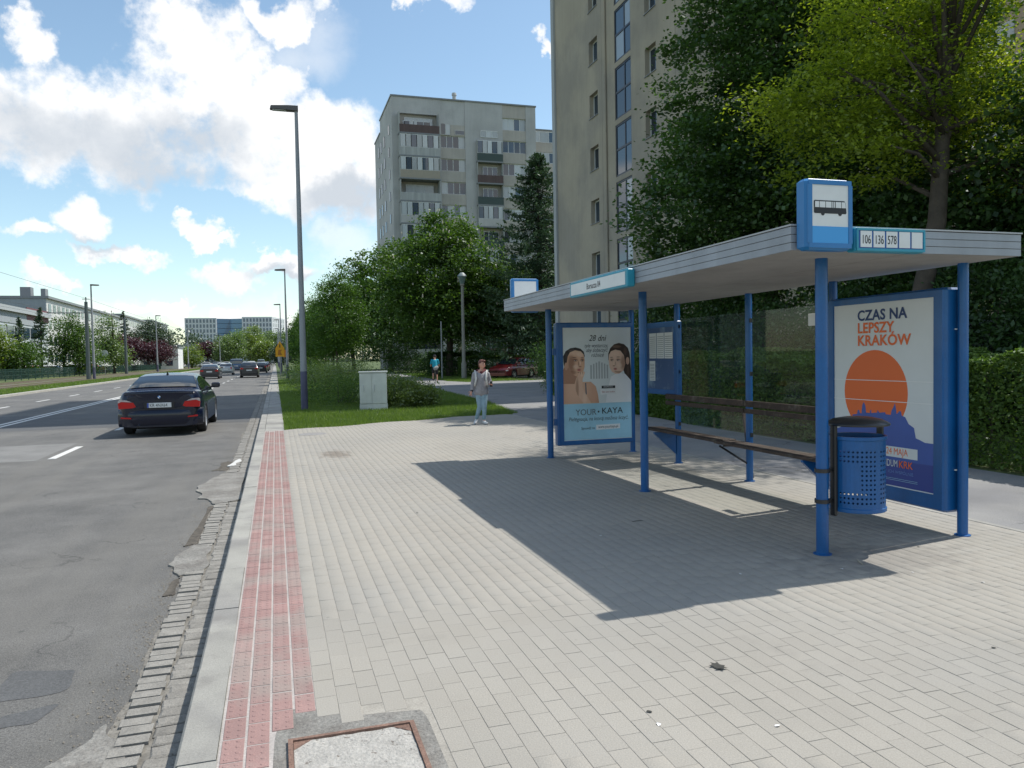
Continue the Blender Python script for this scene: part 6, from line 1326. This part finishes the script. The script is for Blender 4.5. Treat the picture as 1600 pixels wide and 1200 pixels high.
# hedges
def hedge(label, x0, x1, y0, y1, h, n, seed, m=HED, size=.068, rot=0, group=None):
    t = thing('hedge', label, 'hedge', ((x0 + x1) / 2, (y0 + y1) / 2, -.02), 0, group); rs = np.random.RandomState(seed)
    u = rs.random((n, 3)); f = rs.random(n)
    X = x0 + (x1 - x0) * u[:, 0]; Y = y0 + (y1 - y0) * u[:, 1]; Z = h * u[:, 2]
    top = f < .42; fr = (f >= .42) & (f < .85); en = f >= .85
    Z[top] = h - .09 * rs.random(top.sum()) ** 2; X[fr] = x0 + .14 * rs.random(fr.sum()); Y[en] = np.where(rs.random(en.sum()) < .5, y0 + .1 * rs.random(en.sum()), y1 - .1 * rs.random(en.sum()))
    bump = .10 * np.sin(Y * 1.7 + seed) + .07 * np.sin(Y * 4.1 + X * 3) + .05 * np.sin(X * 6 + Y * 9)
    Z = Z * (1 + bump * .55); X = X + bump * .8 * (Z / h)
    ct = (np.sin(X * 7) * np.sin(Y * 5.3) * np.sin(Z * 6) * .2 + .35)
    V, Q, T = leafarr(rs, np.stack([X, Y, Z], 1), size, .6, .7, tone=np.clip(ct + rs.random(n) * .6, 0, 1))
    npmesh('foliage', V, Q, m, T, t)
    mb = MB(); k = int((y1 - y0) / .5)
    for i in range(k): y = y0 + .25 + i * .5; mb.tube([((x0 + x1) / 2, y, -.05), ((x0 + x1) / 2 + .1, y + .05, h * .5), ((x0 + x1) / 2 - .1, y, h * .85)], [.03, .02, .008], 4)
    mb.build('stems', MATS['bark'], t, world=True); return t
hedge('long trimmed green hedge running behind the shelter along the footpath', 8.95, 10.5, 3.2, 20.5, 1.50, 120000, 41)
hedge('bright topped low hedge in the shade beyond the park lamp', 14.0, 23, 58, 60, 1.6, 24000, 42, size=.12)
hedge('dark hedge behind the cyclist left of the park lamp', 12.2, 16, 61, 64, 1.9, 14000, 43, CHD, .14)
# bushes
def bush(label, blobs, ncl, m, seed, size=.06, per=45, cr=.16, group=None, name='bush', zmin=0.02):
    b = blobs[0]; t = thing(name, label, 'bush', (b[0], b[1], -.02), 0, group); _, c = crown('foliage', t, blobs, ncl, per, cr, size, m, seed, wid=.5, up=.4, flat=.8, shell=.5, zmin=zmin)
    mb = MB(); rs = np.random.RandomState(seed)
    for k in range(7): e = c[rs.randint(len(c))]; mb.tube([(b[0] + rs.normal() * .1, b[1] + rs.normal() * .1, -.05), tuple(e)], [.02, .008], 4)
    mb.build('stems', MATS['bark'], t, world=True); return t
bush('spreading yellowish green bush on the right side of the switch cabinet', [(3.9, 25.2, .42, .85, .9, .52), (4.6, 25.8, .3, .7, .8, .42), (3.4, 26.0, .5, .7, .8, .6)], 330, SHR, 51, .085)
bush('low green bush behind the left side of the switch cabinet', [(2.2, 28.5, .45, 1.4, 2.5, .55), (3.3, 29.5, .5, 1.3, 2.6, .6)], 300, HED, 52)
bush('low spreading bush in the middle of the verge, left of the cabinet', [(2.0, 37, .6, 1.5, 3.2, .75), (3.2, 39.5, .7, 1.6, 3.5, .85)], 280, SHR, 53, .09, 40, .25)
bush('far low bush on the verge beside the second street lamp', [(2.4, 58, .7, 1.4, 7, .9)], 200, HED, 54, .12, 40, .3)
bush('rounded dark green bush to the left of the far advertising case', [(11.6, 29.5, .9, 1.2, 1.6, 1.1), (12.4, 31.5, .9, 1.2, 1.8, 1.1)], 240, HED, 55, .08)
bush('shaded bush behind the timetable case', [(12.5, 24.0, .8, 1.3, 3.0, 1.0)], 200, CHD, 56, .1)
for i, (x, y, r, h) in enumerate([(13.4, 66, 2.0, 1.8), (16, 67, 2.4, 2.1), (19, 66, 2.4, 2.0), (22.5, 66, 2.6, 2.4), (26, 64, 2.6, 2.2), (12.8, 78, 2.2, 2.0), (22, 50.5, 2.0, 1.8), (24.5, 48, 2.2, 2.6), (18.4, 49.4, 1.9, 2.3)]):
    bush(['dark undergrowth bush just right of the cyclist', 'dark undergrowth bush behind the park lamp', 'dark undergrowth bush behind the red car', 'dark undergrowth bush right of the red car', 'dark undergrowth bush behind the blank roof sign', 'dark undergrowth bush left of the cyclist where the path narrows', 'dark bush shading the bonnet of the red car', 'tall dark bush beside the corner of the beige block', 'dark bush hiding the rear half of the dark red parked car'][i], [(x, y, h * .5, r, 1.5, h * .6)], 110, CHD, 60 + i, .16, 40, .35)
for lab, bl, n, m, sd2 in (('tall dark bush behind the hedge seen through the shelter glass', [(12.9, 18.2, 1.5, 1.1, 2.0, 1.6), (13.2, 20.5, 1.7, 1.1, 1.6, 1.8)], 300, CHD, 181), ('dark bush behind the hedge left of the near front post', [(13.0, 14.6, 1.6, 1.0, 1.8, 1.7)], 220, CHD, 182),
    ('leafy bush behind the hedge just right of the orange poster', [(12.9, 9.2, 1.5, 1.0, 1.6, 1.6)], 220, CHD, 183), ('tall shady bush behind the timetable case and hedge', [(13.3, 24.4, 1.8, 1.2, 2.0, 2.0)], 240, CHD, 184), ('dark bush behind the hedge hidden partly by the orange poster', [(13.2, 11.8, 1.7, 1.0, 1.6, 1.8)], 220, CHD, 185), ('dark bush behind the hedge at the right edge', [(12.6, 7.0, 1.5, 1.0, 1.3, 1.5)], 180, CHD, 186)):
    bush(lab, bl, n, m, sd2, .12, 55, .26)
# chestnuts in flower
def chestnut(label, loc, blobs, ncl, seed, top, r=.3, nf=260, size=.22):
    t = tree(label, loc, blobs, ncl, 66, .50, size, CHE, seed, r, top, group='chestnut trees', name='chestnut_tree', nl=14, wid=.75, up=.9, flat=.5, shell=.5)
    rs = np.random.RandomState(seed + 5); c = blobpts(rs, blobs, nf, .97); mb = MB()
    for p in c:
        if p[2] < 3: continue
        h = .26 * rs.uniform(.7, 1.3); mb.lathe([(.035, 0), (.06, h * .3), (.035, h * .7), (0, h)], 5, (p[0], p[1], p[2] + .05))
    mb.build('flower_candles', mat('candle_flowers', (.50, .46, .36), .9), t, world=True)['kind'] = 'stuff'; return t
chestnut('large chestnut with white candle flowers in front of the grey tower', (13.6, 61.5, 0), [(13.4, 61.5, 8.2, 5.4, 5.0, 4.2), (12.0, 60, 5.6, 4.0, 4.0, 2.8), (16.5, 61, 6.0, 4.0, 4.0, 3.2), (13.2, 61.5, 11.0, 2.6, 2.8, 2.2)], 950, 71, (13.5, 61.5, 12))
chestnut('flowering chestnut left of the largest one, its crown against the sky', (12.6, 88, 0), [(12.4, 88, 9.0, 5.2, 5.0, 5.6), (10.2, 85, 7.0, 3.6, 4.0, 4.0), (14.5, 86, 7, 4, 4, 4)], 620, 72, (12.5, 88, 14), size=.28, nf=160)
chestnut('chestnut standing behind the park lamp below the spruce', (19.5, 64, 0), [(19.4, 64, 6.0, 4.2, 4.0, 3.4), (22.5, 62, 5.4, 3.4, 3.4, 3.0)], 520, 73, (19.4, 64, 9), nf=120)
chestnut('farther pale chestnut between the hornbeam and the big chestnuts', (10.8, 112, 0), [(11.6, 112, 7.5, 4.0, 4.0, 4.0), (8.0, 108, 6.0, 3.4, 4, 3.2)], 380, 74, (10.6, 112, 13), size=.34, nf=90)
tree('dark leafy tree closing the gap at the end of the path branch', (27, 60, 0), [(27, 60, 5.0, 4.5, 4.0, 4.6), (23.0, 57, 4.2, 3.0, 3.0, 3.0), (29, 66, 8, 5, 5, 5)], 480, 42, .6, .22, CHD, 75, .22, (27, 60, 9), shell=.4)
tree('dark tree behind the chestnuts at the foot of the tower', (21, 78, 0), [(21, 78, 6.0, 7.5, 4.0, 4.4), (12, 80, 4.5, 5.0, 3.0, 3.6)], 520, 42, .7, .26, CHD, 76, .25, (21, 78, 10), shell=.4)
# spruce with layered boughs
def spruce(label, loc, h, r, n, seed, m=SPR, size=.2, group=None, z0=1.5, sparse=0, droop=.16, expo=.8):
    t = thing('spruce', label, 'tree', loc, 0, group); rs = np.random.RandomState(seed); P = []; T = []; mb = MB(); x0, y0, zb = loc
    mb.tube([loc, (x0, y0, zb + h * .5), (x0, y0, zb + h * .98)], [h * .017, h * .011, .015], 8)
    for k in range(n):
        f = rs.random() ** .8; z = z0 + (h - z0) * f; rl = r * (1 - f) ** expo * rs.uniform(.55, 1.12) + .12; a = rs.random() * 2 * PI; m_ = int(10 + rl * 15); tn = rs.random()
        u = rs.random(m_) ** .7; dz = -droop * rl * np.sin(u * 2.6) + .16 * rl * np.maximum(0, u - .7); sw = (rs.random(m_) - .5) * rl * .38 * np.sin(u * 2.8 + .3)
        P.append(np.stack([x0 + np.cos(a) * rl * u - np.sin(a) * sw, y0 + np.sin(a) * rl * u + np.cos(a) * sw, zb + z + dz - .12 * rs.random(m_)], 1)); T.append(np.clip(tn * .5 + u * .3 + rs.random(m_) * .25, 0, 1))
        if k % 4 == 0: mb.tube([(x0, y0, zb + z), (x0 + math.cos(a) * rl * .8, y0 + math.sin(a) * rl * .8, zb + z - droop * rl * .8)], [.03, .008], 4)
    V, Q, TT = leafarr(rs, np.concatenate(P), size, .32, .5, .5, np.concatenate(T)); npmesh('crown', V, Q, m, TT, t); mb.build('trunk', MATS['bark'], t, world=True, smooth=True); return t
spruce('tall dark spruce standing between the grey tower and the beige block', (19.3, 55.2, 0), 16.9, 6.0, 700, 81, size=.28, expo=.62)
# hornbeam row on the verge
for i, y in enumerate((56, 64.5, 73, 82, 92, 103, 116, 130)):
    lab = ['clipped hornbeam nearest in the row on the verge, left of the chestnuts', 'second hornbeam in the verge row, just behind the nearest one', 'third hornbeam in the verge row', 'fourth hornbeam of the verge row showing behind the tall lamp pole', 'fifth hornbeam of the verge row left of the tall lamp pole', 'sixth hornbeam of the verge row', 'seventh hornbeam of the verge row', 'farthest hornbeam of the verge row beside the road works sign'][i]
    s = 1 + .04 * math.sin(i * 2.1); x = 4.3 + .25 * math.sin(i * 1.7) if i < 3 else 3.9
    tree(lab, (x, y, 0), [(x, y, 4.3 * s, 2.2, 2.2, 2.5 * s), (x + .1, y, 6.2 * s, 1.3, 1.3, 1.9 * s), (x, y, 3.2, 2.0, 2.0, 1.3)], 330 if i < 2 else 190, 70 if i < 3 else 48, .30, .13 if i < 3 else .2, HOR, 90 + i, .10, (x, y, 7.6 * s), group='hornbeams in a row on the verge', name='hornbeam_tree', nl=8, wid=.6, flat=.55)
# trees across the road
LT = [('yellowish maple at the left edge across the road', (-35.5, 106, 0), [(-36, 106, 5.2, 4.6, 4, 3.2), (-32.5, 107, 3.4, 2.6, 2.6, 2.6)], YEL, 260, .3, (-36, 106, 7)),
      ('green bush like tree beside the grey shed at the left edge', (-29.6, 108, 0), [(-29.6, 108, 2.0, 1.9, 2.2, 2.4)], CHE, 110, .26, (-29.6, 108, 4)),
      ('large leafy green tree across the road left of the street lamp', (-27.5, 118, 0), [(-27.0, 118, 5.8, 2.0, 2.4, 2.6), (-25.2, 117, 4.8, 1.7, 2.2, 2.2), (-26.6, 117, 2.6, 2.8, 2.2, 2.0), (-24.0, 117, 2.2, 1.6, 2.2, 1.6)], CHE, 300, .24, (-27.0, 118, 7.6)),
      ('light green birch like tree right of the street lamp across the road', (-24.4, 135, 0), [(-25.3, 135, 5.8, 1.6, 1.8, 3.0), (-24.3, 135, 3.0, 1.9, 2.0, 2.0)], FAR, 150, .28, (-24.5, 135, 10)),
      ('purple leaved plum tree behind the parked cars', (-27.0, 160, 0), [(-27.0, 160, 3.9, 4.4, 3, 2.5), (-27, 160, 5.2, 2.4, 2.4, 1.6)], PUR, 200, .3, (-27, 160, 5)),
      ('second purple leaved tree to the right of the parked cars', (-21.5, 160, 0), [(-21.3, 160, 3.4, 2.7, 2.6, 2.0)], PUR, 110, .3, (-21.4, 160, 4)),
      ('tall grey green poplar like tree left of the office building', (-27.4, 190, 0), [(-27.4, 190, 6.2, 4.4, 4, 4.8), (-26.4, 190, 8.6, 2.2, 2.2, 2.8), (-24.0, 190, 6.4, 2.2, 2.2, 3.2)], FAD, 300, .34, (-27.2, 190, 12)),
      ('bright green small tree beside the white kiosk building', (-20.4, 212, 0), [(-20.4, 212, 3.0, 2.6, 2.4, 2.6)], YEL, 90, .34, (-20.4, 212, 4.5)),
      ('purple leaved tree in front of the grey hall, left of the pale green trees', (-20.5, 268, 0), [(-20.5, 268, 5.2, 4.6, 4, 2.8)], PUR, 140, .45, (-20.5, 268, 6))]
for i, (lab, loc, bl, m, n, sz, tp) in enumerate(LT): tree(lab, loc, bl, n, 42, .6, sz, m, 120 + i, .2, tp, nl=8, wid=.7, flat=.7, shell=.4, name='far_tree')
spruce('dark spruce pair member nearer the left edge across the road', (-33.8, 122, 0), 8.3, 2.8, 150, 141, size=.32, z0=.3)
spruce('taller brownish spruce left of the large leafy tree across the road', (-30.9, 121, 0), 9.6, 2.5, 170, 142, size=.32, z0=.3)
spruce('narrow dark spruce rising above the purple tree across the road', (-31.5, 186, 0), 13.0, 3.2, 170, 143, size=.45, z0=.5)
sd_ = thing('shed', 'low grey shed with a pale door behind the maple at the left edge', 'shed', (-33.5, 110, 0)); MB().box(-36.5, -31.0, 110.5, 113.5, 0, 3.3).build('wall', mat('shed_grey', (.24, .25, .25), .8), sd_, world=True); MB().box(-36.6, -30.9, 110.4, 113.6, 3.303, 3.45).build('roof', m_metal, sd_, world=True); MB().box(-32.6, -31.4, 110.4, 110.49, 0, 2.6).build('door', m_wht, sd_, world=True)
for i, (x, y, r, h, m) in enumerate([(-13.5, 262, 5.2, 10.5, FAR), (-8.6, 285, 5.5, 14.0, YEL), (-2.0, 300, 6.0, 12.5, FAR), (4.0, 300, 5.5, 11.5, FAR), (-16.5, 330, 6, 12, FAR), (-7, 340, 6, 13, FAR), (2.5, 250, 3.4, 7.5, FAD), (9.5, 330, 7, 13, FAD), (-3, 260, 3.6, 8, YEL), (8, 170, 4, 9, FAR), (7.2, 210, 4.5, 9, FAD)]):
    lab = ['pale green roadside tree left in the cluster under the office building', 'tallest yellow green tree of the cluster under the office building', 'broad pale tree under the right office wing', 'rounded pale tree at the bend, right of the broad one', 'pale tree left behind the cluster at the bend', 'pale tree right behind the tallest one at the bend', 'small dark tree at the roadside below the right office wing', 'dark green tree behind the hornbeam row at the bend', 'low yellow green tree above the blue van', 'pale green tree at the far end of the hornbeam row', 'darker tree beyond the hornbeam row'][i]
    tree(lab, (x, y, 0), [(x, y, h * .55, r, r, h * .42), (x - r * .4, y - 1, h * .4, r * .7, r * .7, h * .3), (x + r * .3, y, h * .74, r * .55, r * .5, h * .26)], 190, 38, .85, .46, m, 160 + i, .2, (x, y, h * .9), nl=6, wid=.75, flat=.7, shell=.4, name='far_tree')
# far wood as one mass
rs = np.random.RandomState(9); nb = 46; bl = [(-170 + 330 * i / nb + rs.normal() * 4, 420 + rs.normal() * 12, 5 + rs.random() * 4, 11, 8, 7 + rs.random() * 5) for i in range(nb)]
fw_, _ = crown('far_wood', None, [b for b in bl if not -18 < b[0] < -2], 1900, 34, 2.2, 1.1, FAD, 200, flat=.8, wid=.8); fw_['kind'] = 'stuff'; tag(fw_, 'far green wood along the horizon behind the halls', 'wood')
bpy.context.view_layer.update()
print('tris', sum(len(o.data.loops) - 2 * len(o.data.polygons) for o in SC.objects if o.type == 'MESH'), 'objects', len(SC.objects))
